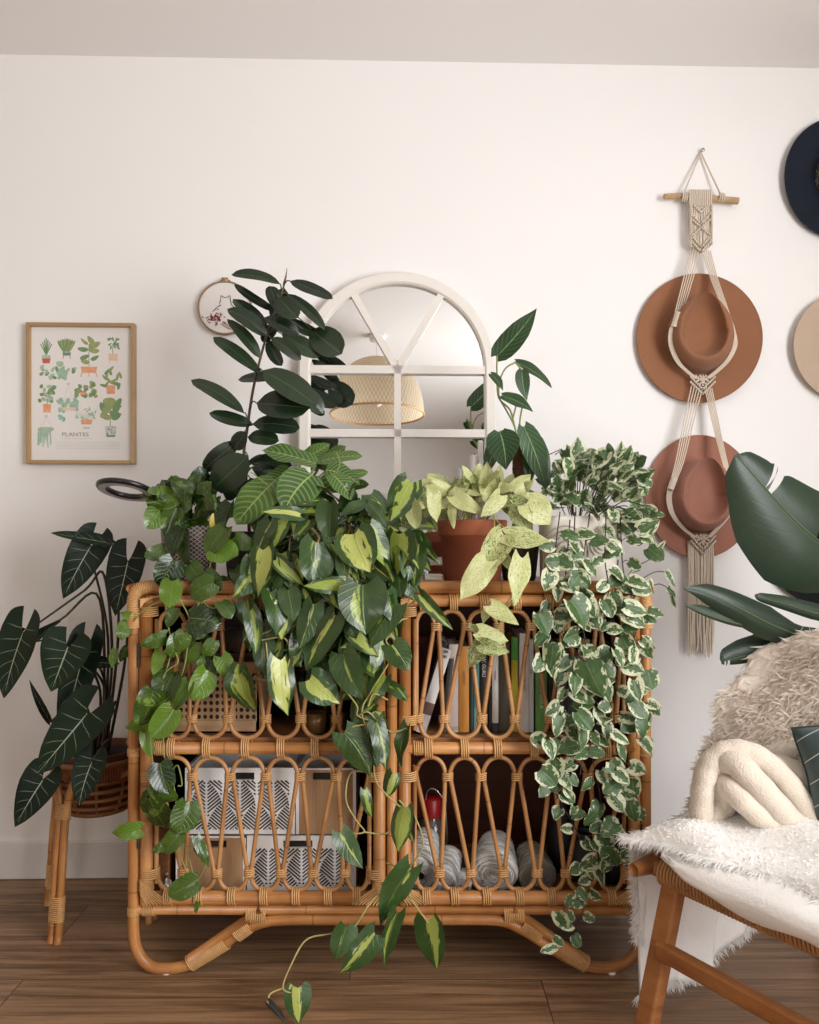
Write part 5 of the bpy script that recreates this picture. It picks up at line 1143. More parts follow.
def stack():
    c = A3(P(433, 0, 1.97)[0], 1.985, TOP)
    for k, (w, t, cc, lb) in enumerate(((.05, .010, (.33, .30, .27), 'grey notebook under the white one left of the terracotta pot'), (.046, .012, (.70, .66, .62), 'small white notebook lying left of the terracotta pot'))):
        z = sum((.010, .012)[:k]) + .0004 * k; q = thing('notebook', c + A3(0, 0, z), lb, 'notebook', 'notebooks by the terracotta pot'); a = .1 * (k - .5)
        ax = (A3(math.cos(a), math.sin(a), 0), A3(-math.sin(a), math.cos(a), 0), UP); b = WL[q]
        mb = MB(); mb.box(b + A3(0, 0, .001), (w / 2, .036, .001), ax); mb.box(b + A3(0, 0, t - .001), (w / 2, .036, .001), ax); mb.box(b + ax[0] * (-w / 2 + .001) + A3(0, 0, t / 2), (.001, .036, t / 2 - .001), ax); mb.build('cover', plain('notebook_cover', cc, .6), q, smooth=False)
        mb = MB(); mb.box(b + A3(0, 0, t / 2), (w / 2 - .003, .034, t / 2 - .0021), ax); mb.build('pages', pap, q, smooth=False)
stack()

# ------------------------------------------------------------------ things on the wall
def poster():
    x0, y0, x1, y1 = 27.5, 324, 135.5, 464
    a, b = PW(x0, y1, .012), PW(x1, y0, .012); w, h = (b - a).dot(WT), b[2] - a[2]
    org = A3(a[0], a[1], a[2]) - WN * .012
    q = thing('framed_poster', org + WT * w / 2 + WN * .008, 'thin brass framed poster of painted potted plants on the left wall', 'picture')
    at = lambda x, z, d=.0: org + WT * x + UP * z + WN * d
    mb = MB(); t = .0115
    for c, hh in (((t / 2, h / 2), (t / 2, h / 2)), ((w - t / 2, h / 2), (t / 2, h / 2)), ((w / 2, t / 2), (w / 2 - t, t / 2)), ((w / 2, h - t / 2), (w / 2 - t, t / 2))): mb.box(at(c[0], c[1], .0125), (hh[0], .0125, hh[1]), (WT, -WN, UP))
    mb.build('frame', M['brass'], q, smooth=False, bevel=.0015)
    mb = MB(); mb.box(at(w / 2, h / 2, .006), (w / 2 - .004, .004, h / 2 - .004), (WT, -WN, UP)); pr = mb.build('print', plain('poster_paper', (.79, .765, .735), .5, var=.01), q, smooth=False)
    sx, sz = w / 108.0, h / 140.0; X = lambda px: (px - x0) * sx; Z = lambda py: (y1 - py) * sz
    # the painted plants: photo pixels of the 140x170 close-up, 5.85 x
    px = lambda z: 10 + z / 5.85; py = lambda z: 310 + z / 5.85
    cols = {k: plain('print_' + k, tuple(min(.75, x * 1.25 + .05) for x in v), .6, var=.3, vs=60) for k, v in dict(green=(.10, .19, .07), olive=(.20, .24, .08), sage=(.26, .36, .25), mint=(.20, .34, .26), red=(.42, .05, .04), clay=(.55, .24, .12), sand=(.62, .40, .28), teal=(.08, .16, .12), grey=(.42, .42, .40)).items()}
    D = {k: MB() for k in cols}; lay = [.0103]
    def blob(c, zx, zy, rx, ry, ang=0.0, n=14):
        lay[0] += .0000016
        t = np.linspace(0, 2 * math.pi, n, endpoint=False); ca, sa = math.cos(ang), math.sin(ang)
        pts = [at(X(px(zx + rx * math.cos(k) * (1 - .25 * math.sin(k)) * ca - ry * math.sin(k) * sa)), Z(py(zy + rx * math.cos(k) * sa + ry * math.sin(k) * ca)), lay[0]) for k in t]
        D[c].add(pts[::-1], [tuple(range(n))])
    def line(c, zx0, zy0, zx1, zy1, wd=1.6):
        d = norm(A3(zx1 - zx0, zy1 - zy0, 0)); nx, ny = -d[1] * wd / 2, d[0] * wd / 2; lay[0] += .0000016
        D[c].add([at(X(px(a)), Z(py(b)), lay[0]) for a, b in ((zx0 - nx, zy0 - ny), (zx1 - nx, zy1 - ny), (zx1 + nx, zy1 + ny), (zx0 + nx, zy0 + ny))], [(0, 1, 2, 3)])
    def potp(c, zx, z0, z1, wt, wb):
        lay[0] += .0000016; D[c].add([at(X(px(a)), Z(py(b)), lay[0]) for a, b in ((zx - wt, z0), (zx + wt, z0), (zx + wb, z1), (zx - wb, z1))], [(3, 2, 1, 0)])
    rr = random.Random(4)
    for k in range(7): line('green', 210, 265, 210 + (k - 3) * 11, 165 + abs(k - 3) * 12, 6)
    potp('sage', 210, 266, 286, 24, 26); potp('red', 210, 286, 314, 26, 20)
    for k in range(8): blob('olive' if k % 2 else 'green', 328 + (k - 3.5) * 9, 205 + abs(k - 3.5) * 3, 8, 40, (k - 3.5) * .14)
    potp('teal', 330, 250, 268, 26, 20)
    for s in (-1, 1): line('teal', 330 + s * 18, 262, 330 + s * 22, 286, 4)
    for a in ((470, 178, 30, 15, .9), (432, 186, 28, 9, .7), (425, 232, 32, 14, .1), (500, 205, 30, 16, -.5), (490, 240, 30, 15, .1), (435, 278, 28, 14, -.4), (495, 282, 26, 12, -.5), (470, 215, 20, 12, 1.4), (438, 305, 26, 13, .2)): blob('green' if a[0] % 2 else 'olive', *a)
    line('olive', 460, 330, 460, 200, 4); potp('clay', 460, 332, 368, 48, 42)
    for s in (-1, 0, 1): line('clay', 460 + s * 38, 360, 460 + s * 50, 392, 5)
    for k in range(16): blob('green', 602 + rr.uniform(-34, 34), 198 + rr.uniform(-34, 34), 13, 5, rr.uniform(-1.5, 1.5))
    line('green', 600, 260, 600, 200, 4); potp('sand', 602, 256, 296, 28, 26)
    for s in (-1, 1): line('sand', 602 + s * 20, 290, 602 + s * 24, 312, 4)
    for k in range(22): blob('sage' if k % 3 else 'green', 275 + rr.uniform(-100, 100), 365 + rr.uniform(-34, 36), 15, 9, rr.uniform(-1.5, 1.5))
    blob('mint', 305, 375, 32, 28); blob('sage', 290, 318, 22, 18)
    for k in range(16): blob('green' if k % 2 else 'olive', 592 + rr.uniform(-52, 52), 395 + rr.uniform(-62, 55), 22, 8, rr.uniform(-1.5, 1.5))
    potp('clay', 588, 440, 490, 26, 24)
    for k in range(26): blob('green' if k % 2 else 'olive', 440 + rr.uniform(-55, 60), 460 + rr.uniform(-38, 45), 15, 11, rr.uniform(-1.5, 1.5))
    potp('clay', 425, 480, 498, 20, 16)
    for k in range(24): blob('green' if k % 2 else 'sage', 215 + rr.uniform(-45, 45), 488 + rr.uniform(-48, 48), 13, 10, rr.uniform(-1.5, 1.5))
    line('olive', 215, 560, 215, 500, 4); potp('clay', 215, 552, 600, 24, 22)
    for s in (-1, 1): line('grey', 340, 440, 340 + s * 24, 520, 2)
    blob('grey', 340, 434, 9, 9)
    for k in range(26): blob('mint' if k % 2 else 'sage', 338 + rr.uniform(-55, 55), 555 + rr.uniform(-30, 30), 16, 11, rr.uniform(-1.5, 1.5))
    for k in range(10): blob('mint', 300 + rr.uniform(-16, 16), 600 + rr.uniform(-20, 45), 10, 9, rr.uniform(-1.5, 1.5))
    potp('sand', 345, 570, 588, 45, 36)
    for k in range(14): blob('sage', 440 + rr.uniform(-55, 60), 615 + rr.uniform(-45, 25), 14, 4, rr.uniform(-1.5, 1.5))
    for k in range(7): line('sage', 440, 650, 440 + (k - 3) * 18, 595, 2)
    potp('clay', 446, 640, 668, 34, 30); potp('grey', 446, 684, 694, 20, 18)
    for k in range(15): blob('green' if k % 2 else 'olive', 585 + rr.uniform(-48, 48), 580 + rr.uniform(-55, 50), 32, 17, rr.uniform(-1.2, 1.2))
    blob('olive', 580, 540, 38, 28); line('olive', 585, 690, 585, 600, 5); potp('grey', 588, 678, 738, 34, 28)
    for k in range(12): blob('teal', 588 + rr.uniform(-24, 24), 706 + rr.uniform(-22, 22), 5, 3, rr.uniform(-1, 1))
    potp('green', 588, 730, 742, 26, 24)
    for s in (-1, 1): line('grey', 210, 630, 210 + s * 36, 690, 2)
    blob('grey', 210, 624, 9, 9)
    for k in range(24): x = 210 + rr.uniform(-46, 46); line('sage' if k % 2 else 'mint', x, 692, x + rr.uniform(-8, 8), 720 + rr.uniform(0, 90), 6)
    blob('sage', 210, 700, 46, 16)
    for y_, xa, xb in ((772, 265, 640), (785, 270, 640), (797, 268, 640), (808, 272, 640), (752, 300, 480)): line('grey', xa, y_, xb, y_, 1.8)
    for k, v in D.items():
        if v.v: v.build('painted_plants', cols[k], pr, smooth=False)
    letters('PLANTES', 'title_lettering', plain('print_ink', (.30, .28, .26), .6, var=0), pr, at(X(px(300)), Z(py(738)), .0106), WT, UP, .0175, .0002, stretch=1.24)
poster()
def hoop():
    c = PW(225, 308, .012); sc = FOC / c[1]; r = 26 / sc
    q = thing('embroidery_hoop', c - WN * .012, 'round embroidery hoop with cat outline and red stitched flowers hanging beside the rubber plant', 'wall decoration')
    at = lambda x, z, d=0.0: c + WT * x / sc - UP * z / sc + WN * d
    mb = MB(); th = np.linspace(0, 6.2832, 60, endpoint=False); prof = [(r - .002, -.006), (r + .003, -.006), (r + .003, .006), (r - .002, .006)]
    mb.grid(np.array([[c + R_ * (math.cos(t) * WT + math.sin(t) * UP) + d * WN for R_, d in prof] for t in th]), cu=True, cv=True); mb.build('hoop', plain('hoop_wood', (.30, .20, .12), .6), q)
    mb = MB(); mb.grid(np.array([[c + R_ * (math.cos(t) * WT + math.sin(t) * UP) + .002 * WN for R_ in (.0, r * .5, r - .001)] for t in th]), cu=True); cl = mb.build('cloth', plain('linen', (.77, .74, .71), .95, var=.04, vs=200), q)
    mb = MB(); mb.box(at(0, -27.5), (.010, .005, .008), (WT, -WN, UP)); mb.tube([at(-5, -27.5), at(5, -27.5)], .0022, 8); mb.build('clasp', M['brass'], q)
    mb = MB(); L = lambda pts, w=.0009: mb.tube(cat([at(x, z, .0035) for x, z in pts], 6), w, 5)
    L([(-5, -4), (-4, -9), (-3.5, -12), (-1, -10.5), (2, -10.5), (5, -12), (5.5, -9), (6.5, -3)]); L([(6.5, -3), (9, 0), (8, 8), (12, 12)]); L([(-4, 16), (4, 21), (12, 21), (16, 18)]); L([(-12, 4), (-8, 0), (-4, -3)]); mb.build('stitched_outline', plain('dark_thread', (.10, .07, .06), .9), cl)
    rr = random.Random(2); fl = MB()
    for k in range(46):
        x, z = -9 + rr.gauss(0, 3.4), 11 + rr.gauss(0, 2.8); a = rr.uniform(0, 6.28); l = rr.uniform(1.4, 3.2); fl.tube([at(x, z, .0035), at(x + l * math.cos(a), z + l * math.sin(a), .004)], .0014, 5)
    for k in range(6): fl.tube([at(-2 + k * 1.3, 16 + k * .9, .0035), at(-1 + k * 1.5, 13.5 + k, .004)], .001, 5)
    fl.build('stitched_flowers', plain('red_thread', (.28, .035, .028), .9), cl)
    lv = MB()
    for x, z, a in ((-11, 3, .6), (-8, 1, -.5), (-6, -1, .6), (-5, -5, 1.2), (7, -5, .4), (15, -3, 1.0), (-9, 5, -.4)): lv.tube([at(x, z, .0036), at(x + 1.3 * math.cos(a), z - 1.3 * math.sin(a), .004), at(x + 2.6 * math.cos(a), z - 2.6 * math.sin(a), .0036)], [.0004, .0016, .0003], 5)
    lv.build('stitched_leaves', plain('plum_thread', (.08, .05, .06), .9), cl)
hoop()

def hat(px, py, rx, m, label, crown=.0, tilt=(0, 0), dent=True, band=None, cr=(.083, .098), hgt=.092, ry=None, off=.016, bandname='hat_band', cshift=(0, 0), grp='hats on the wall', brimcurl=.012):
    c = PW(px, py, off); sc = FOC / c[1]; Rx = rx / sc; Ry = (ry or rx) / sc
    z = norm(WN + WT * tilt[0] + UP * tilt[1]); x = norm(WT - z * z.dot(WT)); y = np.cross(z, x)
    if y[2] < 0: y = -y
    q = thing('wide_brim_hat', c - z * .004, label, 'hat', grp)
    nth, out = 96, []
    th = np.linspace(0, 2 * math.pi, nth, endpoint=False)
    tear = lambda t: 1 + .30 * max(0, math.sin(t)) ** 9 - .14 * abs(math.cos(t)) ** 2 * (1 if math.sin(t) > 0 else .6)
    ca = lambda t: 1 / math.sqrt((math.cos(t) / cr[0]) ** 2 + (math.sin(t) / cr[1]) ** 2)
    def pt(t, r, h, sh=0.0): return c + x * (r * math.cos(t) + sh * cshift[0]) + y * (r * math.sin(t) + sh * cshift[1]) + z * h
    rows = []
    for f in (0, .15, .3, .42, .52, .6, .65, .69, .72, .745, .76): # dented top
        def g(t, f=f):
            if dent:
                rim = ca(t) * .76 * tear(t); rr = rim * f / .76
                k = f / .76; hh = hgt - .050 * (1 - k ** 5) + .012 * max(0, math.sin(t)) ** 3 * k
                return pt(t, rr, hh, 1)
            rr = ca(t) * .82 * f / .76; return pt(t, rr, hgt * (1 - .10 * (f / .76) ** 3), 1)
        rows.append([g(t) for t in th])
    for k in (.04, .12, .25, .45, .7, .9, .98):
        def g(t, k=k):
            r0 = ca(t) * (.76 * tear(t) if dent else .82); r1 = ca(t)
            r = r0 + (r1 - r0) * (math.sin(min(1, k * 1.25) * math.pi / 2) ** .8); h0 = hgt + (.010 * max(0, math.sin(t)) ** 3 if dent else -.10 * hgt)
            return pt(t, r, h0 * (1 - k ** 1.5) + .004 * (1 - k), 1 - k)
        rows.append([g(t) for t in th])
    for k in (0, .06, .3, .6, .85, .97, 1.0):
        def g(t, k=k):
            R1 = 1 / math.sqrt((math.cos(t) / Rx) ** 2 + (math.sin(t) / Ry) ** 2); r = ca(t) + (R1 - ca(t)) * k
            return pt(t, r, .002 + brimcurl * k * k * (.35 + .65 * math.cos(t) ** 2))
        rows.append([g(t) for t in th])
    mb = MB(); mb.grid(np.array(rows), cv=True); under = [[p - z * .0035 for p in rows[-1]], [p - z * .0035 for p in rows[-6]]]
    mb.grid(np.array([rows[-1]] + under), cv=True); mb.build('felt_body', m, q)
    if band is not None:
        b = MB(); b.grid(np.array([[pt(t, ca(t) * s + .0018, h, 1 - .95) for t in th] for s, h in ((1.005, .003), (.995, .02), (.985, .032))]), cv=True); b.build(bandname, band, q)
    e = MB(); e.tube([p - z * .0015 for p in rows[-1]], .0022, 6, closed=True); e.build('brim_edge', m, q)
    return q
felt1 = fabric('cognac_felt', (.28, .125, .064), .9, .2, 300, .06, .15); felt2 = fabric('dusty_rose_felt', (.34, .155, .108), .9, .2, 300, .06, .15)
navy = fabric('navy_straw', (.006, .010, .021), .7, 1.0, 130, .35, .1); beige = fabric('beige_felt', (.50, .385, .29), .92, .3, 240, .08, .2); blackf = fabric('black_felt', (.008, .008, .009), .9, .2, 300, .1, .1)
bandm = NT('patterned_band'); f_ = bandm.n('ShaderNodeTexVoronoi'); bandm.l(bandm.obj(), f_.inputs['Vector']); f_.inputs['Scale'].default_value = 160; bandm.col(bandm.mix(bandm.ss(.3, .5, f_.outputs['Distance']), (.35, .30, .22), (.02, .02, .025))); bandm.set(.8)
hat(698, 338.5, 61.5, felt1, 'cognac brown felt hat, upper one in the macrame hanger', ry=64.5, cr=(.104, .116), cshift=(-.010, .002), tilt=(-.06, .03))
hat(699, 496.5, 53.5, felt2, 'dusty rose felt hat, lower one in the macrame hanger', ry=61, cr=(.098, .116), cshift=(-.004, .000), tilt=(-.08, .03))
hat(838, 178.5, 55, navy, 'navy straw hat with a patterned band, highest on the right wall', ry=60, dent=False, cr=(.075, .085), band=bandm.m, tilt=(-.02, 0))
hat(851, 347, 60, beige, 'beige felt hat on the right wall below the navy one', ry=56, cr=(.085, .09), band=plain('tan_band', (.30, .2, .13), .7))
hat(833, 562, 62, blackf, 'black felt hat low on the right wall behind the big paddle leaf', ry=45, dent=False, cr=(.09, .085), hgt=.06, band=plain('grey_band', (.30, .30, .28), .7))

def macrame():
    piv = PW(701, 152, .006); q = thing('macrame_hanger', PW(701, 196, .03), 'cream knotted macrame hanger on a driftwood stick holding two felt hats', 'macrame')
    W2 = lambda px, py, d=.03: PW(px, py, d)
    mb = MB(); mb.lathe([(0, 0), (.003, 0), (.003, .012), (.006, .013), (.006, .016), (0, .016)], PW(701, 152, 0), 12, WN); mb.build('nail', M['steel'], q)
    mb = MB(); p = cat([W2(664, 196.5, .026), W2(682, 196, .026), W2(700, 197.5, .027), W2(722, 199.5, .026), W2(738, 201, .026)], 8); mb.tube(p, np.interp(np.linspace(0, 1, len(p)), [0, .3, .7, 1], [.0085, .0098, .0102, .0112]), 10); mb.build('driftwood_stick', wood('driftwood', (.33, .20, .10), (.55, .37, .21), (40, 40, 40), .8), q)
    mb = MB(); r = .0028
    for s, px in ((-1, 683.5), (1, 720.5)):
        mb.tube([W2(701, 152.5, .009), W2(px, 194, .03)], r, 7); mb.wrap(W2(px - 2, 197), W2(px + 4, 198), .0125, .0125, 2, r)
    mb.build('hanging_cord', M['cord'], q)
    K = MB(); n = 12
    for k in range(n):                                            # lark's head loops over the stick
        x = 690 + k * 21 / (n - 1); K.tube(cat([W2(x, 200, .012), W2(x, 191.5, .018), W2(x, 190.5, .034), W2(x, 197, .042), W2(x, 206, .038)], 5), r, 6)
    for k in range(n):
        x = 690 + k * 21.5 / (n - 1); K.tube(cat([W2(x, 205, .036), W2(x + .8 * math.sin(k), 222, .034), W2(x - .6 * math.cos(k * 2), 238, .034), W2(700.5 + (x - 700.5) * .8, 247 + 7 * (1 - abs(x - 700.5) / 11), .033)], 5), r * .92, 6)
    def cordline(a, b, d=.040, kn=True):
        L_ = max(3, int(math.hypot(b[0] - a[0], b[1] - a[1]) / 2.4)); pts = [W2(a[0] + (b[0] - a[0]) * i / L_, a[1] + (b[1] - a[1]) * i / L_, d) for i in range(L_ + 1)]
        K.tube(pts, r * 1.15, 6)
        for p_ in pts: K.tube([p_ - UP * .0035 + WN * .002, p_ + UP * .0035 + WN * .003], r * 1.1, 5)
    for (ox, oy, s) in ((700.5, 207, 1),):
        for a, b in (((691, 214), (700.5, 224)), ((710, 214), (700.5, 224)), ((691, 219), (711, 236)), ((711, 219), (691, 236)), ((691, 236), (701, 247)), ((711, 236), (701, 247)), ((691, 241), (701, 252)), ((711, 241), (701, 252)), ((694, 206), (700, 212)), ((707, 206), (701, 212)), ((690.5, 206), (690.5, 246)), ((711.5, 206), (711.5, 244))): cordline(a, b)
    def netted(c_x, top, ylow):
        for a, b in (((c_x - 12, top), (c_x, ylow)), ((c_x + 12, top), (c_x, ylow)), ((c_x - 12, top + 5), (c_x, ylow + 5)), ((c_x + 12, top + 5), (c_x, ylow + 5)), ((c_x - 7, top - 1), (c_x + 3, top + 7)), ((c_x + 7, top - 1), (c_x - 3, top + 7)), ((c_x - 3, top - 1), (c_x + 7, top + 5)), ((c_x + 3, top - 1), (c_x - 7, top + 5)), ((c_x, top - 1), (c_x, top + 8))): cordline(a, b, .043)
    K.build('knotted_band', M['cord'], q); K = MB(); netted(702.5, 377, 389); K.build('knotted_net', M['cord'], q); K = MB(); netted(703, 536, 549); K.build('knotted_net', M['cord'], q)
    S = MB()
    def strand(pts, k, m_, w0, w1, d0=.034):
        """one of the cords of a bundle: the bundle narrows from w0 to w1 pixels"""
        o = (k - (m_ - 1) / 2) / m_
        S.tube(cat([W2(x + o * w, y + .2 * w * o, d) for (x, y, d), w in zip(pts, np.interp(np.linspace(0, 1, len(pts)), [0, .45, 1], [w0 * 1.15, w1 * 1.25, w1 * 1.15]))], 8), r * .70, 6)
    for k in range(5):
        strand([(696, 250, .034), (687, 283, .05), (679, 312, .075), (676, 322, .08), (671.5, 332, .075), (671.5, 346, .068), (678, 362, .06), (689, 373, .05), (697, 379, .043)], k, 5, 11, 4.5)
        strand([(706, 250, .034), (714, 278, .05), (722, 300, .085), (727.5, 315, .09), (733, 330, .09), (735, 345, .08), (728, 360, .07), (717, 371, .052), (708, 378, .043)], k, 5, 9, 3.6)
        strand([(697, 387, .042), (689, 420, .05), (680, 460, .07), (675, 476, .08), (671, 486, .078), (669, 500, .07), (673, 515, .062), (684, 529, .05), (696, 538, .043)], k, 5, 12, 4.5)
        strand([(708, 387, .042), (715, 420, .055), (723, 455, .085), (728.5, 475, .09), (734, 490, .09), (735, 503, .082), (727, 517, .07), (717, 529, .052), (709, 537, .043)], k, 5, 8, 3.4)
    for a, b in (((678.5, 313), (673.5, 328)), ((674.5, 478), (670, 490))):
        for i in range(5): S.wrap(W2(a[0] + (b[0] - a[0]) * i / 5, a[1] + (b[1] - a[1]) * i / 5, .082), W2(a[0] + (b[0] - a[0]) * (i + .7) / 5, a[1] + (b[1] - a[1]) * (i + .7) / 5, .082), .0085, .0085, 1.5, r)
    S.build('cord_slings', M['cord'], q)
    Fr = MB()
    for k in range(30):
        x = 688.5 + (k % 15) * 26 / 15 + R.uniform(-.4, .4); top = 541 + 8 * (1 - abs(x - 702) / 13); d = .034 if k < 15 else .026; bot = 652 + R.uniform(-8, 6)
        Fr.tube(cat([W2(x, top, d), W2(x + R.uniform(-.5, .5), 580, d), W2(x + R.uniform(-1.3, 1.3), 620, d), W2(x + R.uniform(-2, 2), bot, d - .004)], 6), [r * .95] * 18 + [r * .5], 6)
    Fr.build('fringe', M['cord'], q)
macrame()
# ------------------------------------------------------------------ chair and what lies on it
FC = A3(.545, 1.665, 0); E1 = norm(A3(.54, -.84, 0)); E2 = norm(A3(.84, .54, 0))
def C(a, b, z): return FC + E1 * a + E2 * b + UP * z
def tuft(mb, p, d, l, w, droop=.5, curl=0.0, segs=3):
    d = norm(d); s = norm(np.cross(d, A3(R.uniform(-.7, .5), -1 + R.uniform(-.5, .5), .5 + R.uniform(-.6, .6)))); v = []; q = np.array(p, float); dd = d.copy(); c_ = s * curl
    for k in range(segs + 1):
        ww = w * (1 - (k / segs) ** 1.5) + .0002
        v += [q - s * ww / 2, q + s * ww / 2]; dd = norm(dd + (A3(0, 0, -1) * droop + c_) / segs); q = q + dd * l / segs
    mb.add(v, [(2 * k, 2 * k + 1, 2 * k + 3, 2 * k + 2) for k in range(segs)], None, R.random())
def chair():
    q = thing('lounge_chair', C(.31, .2, 0), 'low wooden lounge chair with a cord-wrapped seat rail, draped in white wool', 'chair')
    zr = .372
    lw, ln = .034, .74
    def plank(name, a, b, w, t, wdir, m=M['teak']):
        a = np.array(a); b = np.array(b); d = norm(b - a); wd = norm(wdir - d * d.dot(wdir)); td = np.cross(d, wd); mb = MB()
        mb.box((a + b) / 2, (np.linalg.norm(b - a) / 2, w / 2, t / 2), (d, wd, td)); return mb.build(name, m, q, smooth=False, bevel=.005)
    plank('leg', C(.020, -.080, .0), C(.045, .005, zr + .005), .042, .034, E1)
    plank('leg', C(ln - .02, -.080, .0), C(ln - .045, .005, zr + .005), .042, .034, E1)
    plank('leg', C(.03, .62, .0), C(.03, .55, zr), .045, .034, E1); plank('leg', C(ln - .03, .62, .0), C(ln - .03, .55, zr), .045, .034, E1)
    plank('stretcher', C(.035, -.045, .222), C(ln - .035, -.045, .222), .036, .026, UP)
    plank('stretcher', C(.03, .583, .2), C(ln - .03, .583, .2), .03, .025, UP)
    mb = MB(); mb.tube([C(-.01, -.005, zr), C(ln + .01, -.005, zr)], .019, 14); mb.build('front_rail', M['rattan_d'], q)
    for a in (-.012, ln + .012):
        mb = MB(); p = [C(a, b, zr + .003) for b in np.linspace(-.066, .57, 12)]; mb.tube(p, [.014, .021, .0225] + [.0225] * 9, 14); mb.build('side_rail', M['teak'], q)
        plank('back_post', C(a, .30, zr - .02), C(a, .47, .80), .05, .03, E2)
    plank('back_rail', C(-.0, .465, .79), C(ln, .465, .79), .05, .026, UP); plank('back_rail', C(0, .40, .60), C(ln, .40, .60), .05, .022, UP)
    w = MB()
    for k in range(86):
        a = .02 + k * (ln - .04) / 85
        th = np.linspace(0, 2 * math.pi, 12, endpoint=False)
        w.tube([C(a, -.005 + .0225 * math.cos(t), zr - .003 + .0265 * math.sin(t)) for t in th], .0034, 6, closed=True, rnd=R.random())
        w.tube([C(a, b, zr + .021 - .03 * math.sin(math.pi * (b + .005) / .37)) for b in np.linspace(-.005, .36, 6)], .0032, 5, rnd=R.random())
    for b in np.linspace(.02, .34, 40): w.tube([C(a, b, zr + .026 - .03 * math.sin(math.pi * (b + .005) / .37)) for a in (.0, ln * .5, ln)], .0032, 5, rnd=R.random())
    w.build('woven_seat', rattan('seat_cord', (.34, .15, .055), (.56, .30, .12), .6), q)
chair()
ZS = .43
def seat_throw():
    q = thing('cotton_throw', C(.3, .1, ZS - .06), 'smooth white cotton throw hanging over the front rail of the wooden chair', 'blanket')
    na, nb = 70, 34; g = np.zeros((na, nb, 3))
    prof = np.array([(-.040, .384), (-.041, .390), (-.040, .398), (-.038, .406), (-.030, .417), (-.012, .426), (.02, .434), (.10, .436), (.22, .436), (.33, .437)])
    tt = np.linspace(0, 1, nb); tb = np.interp(tt, np.linspace(0, 1, len(prof)), prof[:, 0]); tz = np.interp(tt, np.linspace(0, 1, len(prof)), prof[:, 1])
    for i in range(na):
        a = .045 + i / (na - 1) * .68
        hem = .012 * math.sin(a * 9 + 1) + .006 * math.sin(a * 23); start = max(0, (.11 - a) / .07)
        for j in range(nb):
            f = 1 - tt[j]; z = tz[j] + (hem + .03 * min(1, start)) * max(0, f - .55) / .45 + .004 * math.sin(a * 31 + f * 9) * f
            b = tb[j] - .012 * f * (math.sin(a * 17 + f * 5) * .5 + .5) - .010 * math.sin(f * math.pi)
            g[i, j] = C(a, b, z)
    mb = MB(); mb.grid(g); o = mb.build('cloth', M['cotton'], q); s = o.modifiers.new('thick', 'SOLIDIFY'); s.thickness = .006; s.offset = 1
    hm = MB(); hm.tube(g[:, 0], .0035, 6); hm.build('hem', M['cotton'], q)
seat_throw()
def sheepskin():
    q = thing('flat_sheepskin', C(.28, .17, ZS), 'white sheepskin with shaggy edges lying on the chair seat', 'sheepskin')
    na, nb = 60, 26; g = np.zeros((na, nb, 3)); edge = lambda t: min(t, 1 - t)
    def S(u, v):
        a = -.055 + u * .80 + .012 * math.sin(v * 7); b0 = -.052 + .055 * min(1, max(0, (u - .05) / .25)) + .012 * math.sin(u * 19); b = b0 + v * (.345 - b0)
        e = min(1, edge(u) * 9) ** .5 * min(1, edge(v) * 5) ** .5
        z = ZS + .012 + .030 * e + .008 * math.sin(u * 13 + v * 4) * e + .006 * math.sin(v * 11 + u * 5) * e - .012 * max(0, 1 - u * 8)
        z += .018 * math.exp(-((u - .28) / .12) ** 2 - ((v - .75) / .3) ** 2)
        return C(a, b, z)
    for i in range(na):
        for j in range(nb): g[i, j] = S(i / (na - 1), j / (nb - 1))
    low = g.copy(); low[:, :, 2] = np.minimum(low[:, :, 2] - .014, ZS + .011)
    mb = MB(); mb.grid(g); mb.grid(low[:, ::-1]); mb.grid(np.array([g[:, 0], low[:, 0]])); mb.grid(np.array([g[:, -1], low[:, -1]])); mb.grid(np.array([g[0], low[0]])); mb.grid(np.array([g[-1], low[-1]]))
    mb.build('hide', M['cotton'], q)
    f = MB()
    for k in range(7000):
        u, v = R.random(), R.random(); p = S(u, v); l = R.uniform(.004, .010); tuft(f, p, A3(R.uniform(-.8, .8), R.uniform(-.9, .5), R.uniform(.0, .3)), l, .0038, .5, R.uniform(-.5, .5))
    for k in range(2600):
        s = R.random()
        if s < .5: u = R.random(); p = S(u, .0); d = -E2 + E1 * R.uniform(-.6, .6) + UP * R.uniform(-.7, .2)
        elif s < .75: v = R.random(); p = S(0, v); d = -E1 + E2 * R.uniform(-.6, .6) + UP * R.uniform(-.4, .4)
        else: u = R.random() * .5; p = S(u, 1.0); d = E2 * .5 - E1 * .5 + UP * R.uniform(.1, .9) + E1 * R.uniform(-.5, .5)
        tuft(f, p, d, R.uniform(.014, .032), .0035, .8, R.uniform(-.6, .6))
    f.build('fleece', M['fur_w'], q)
sheepskin()
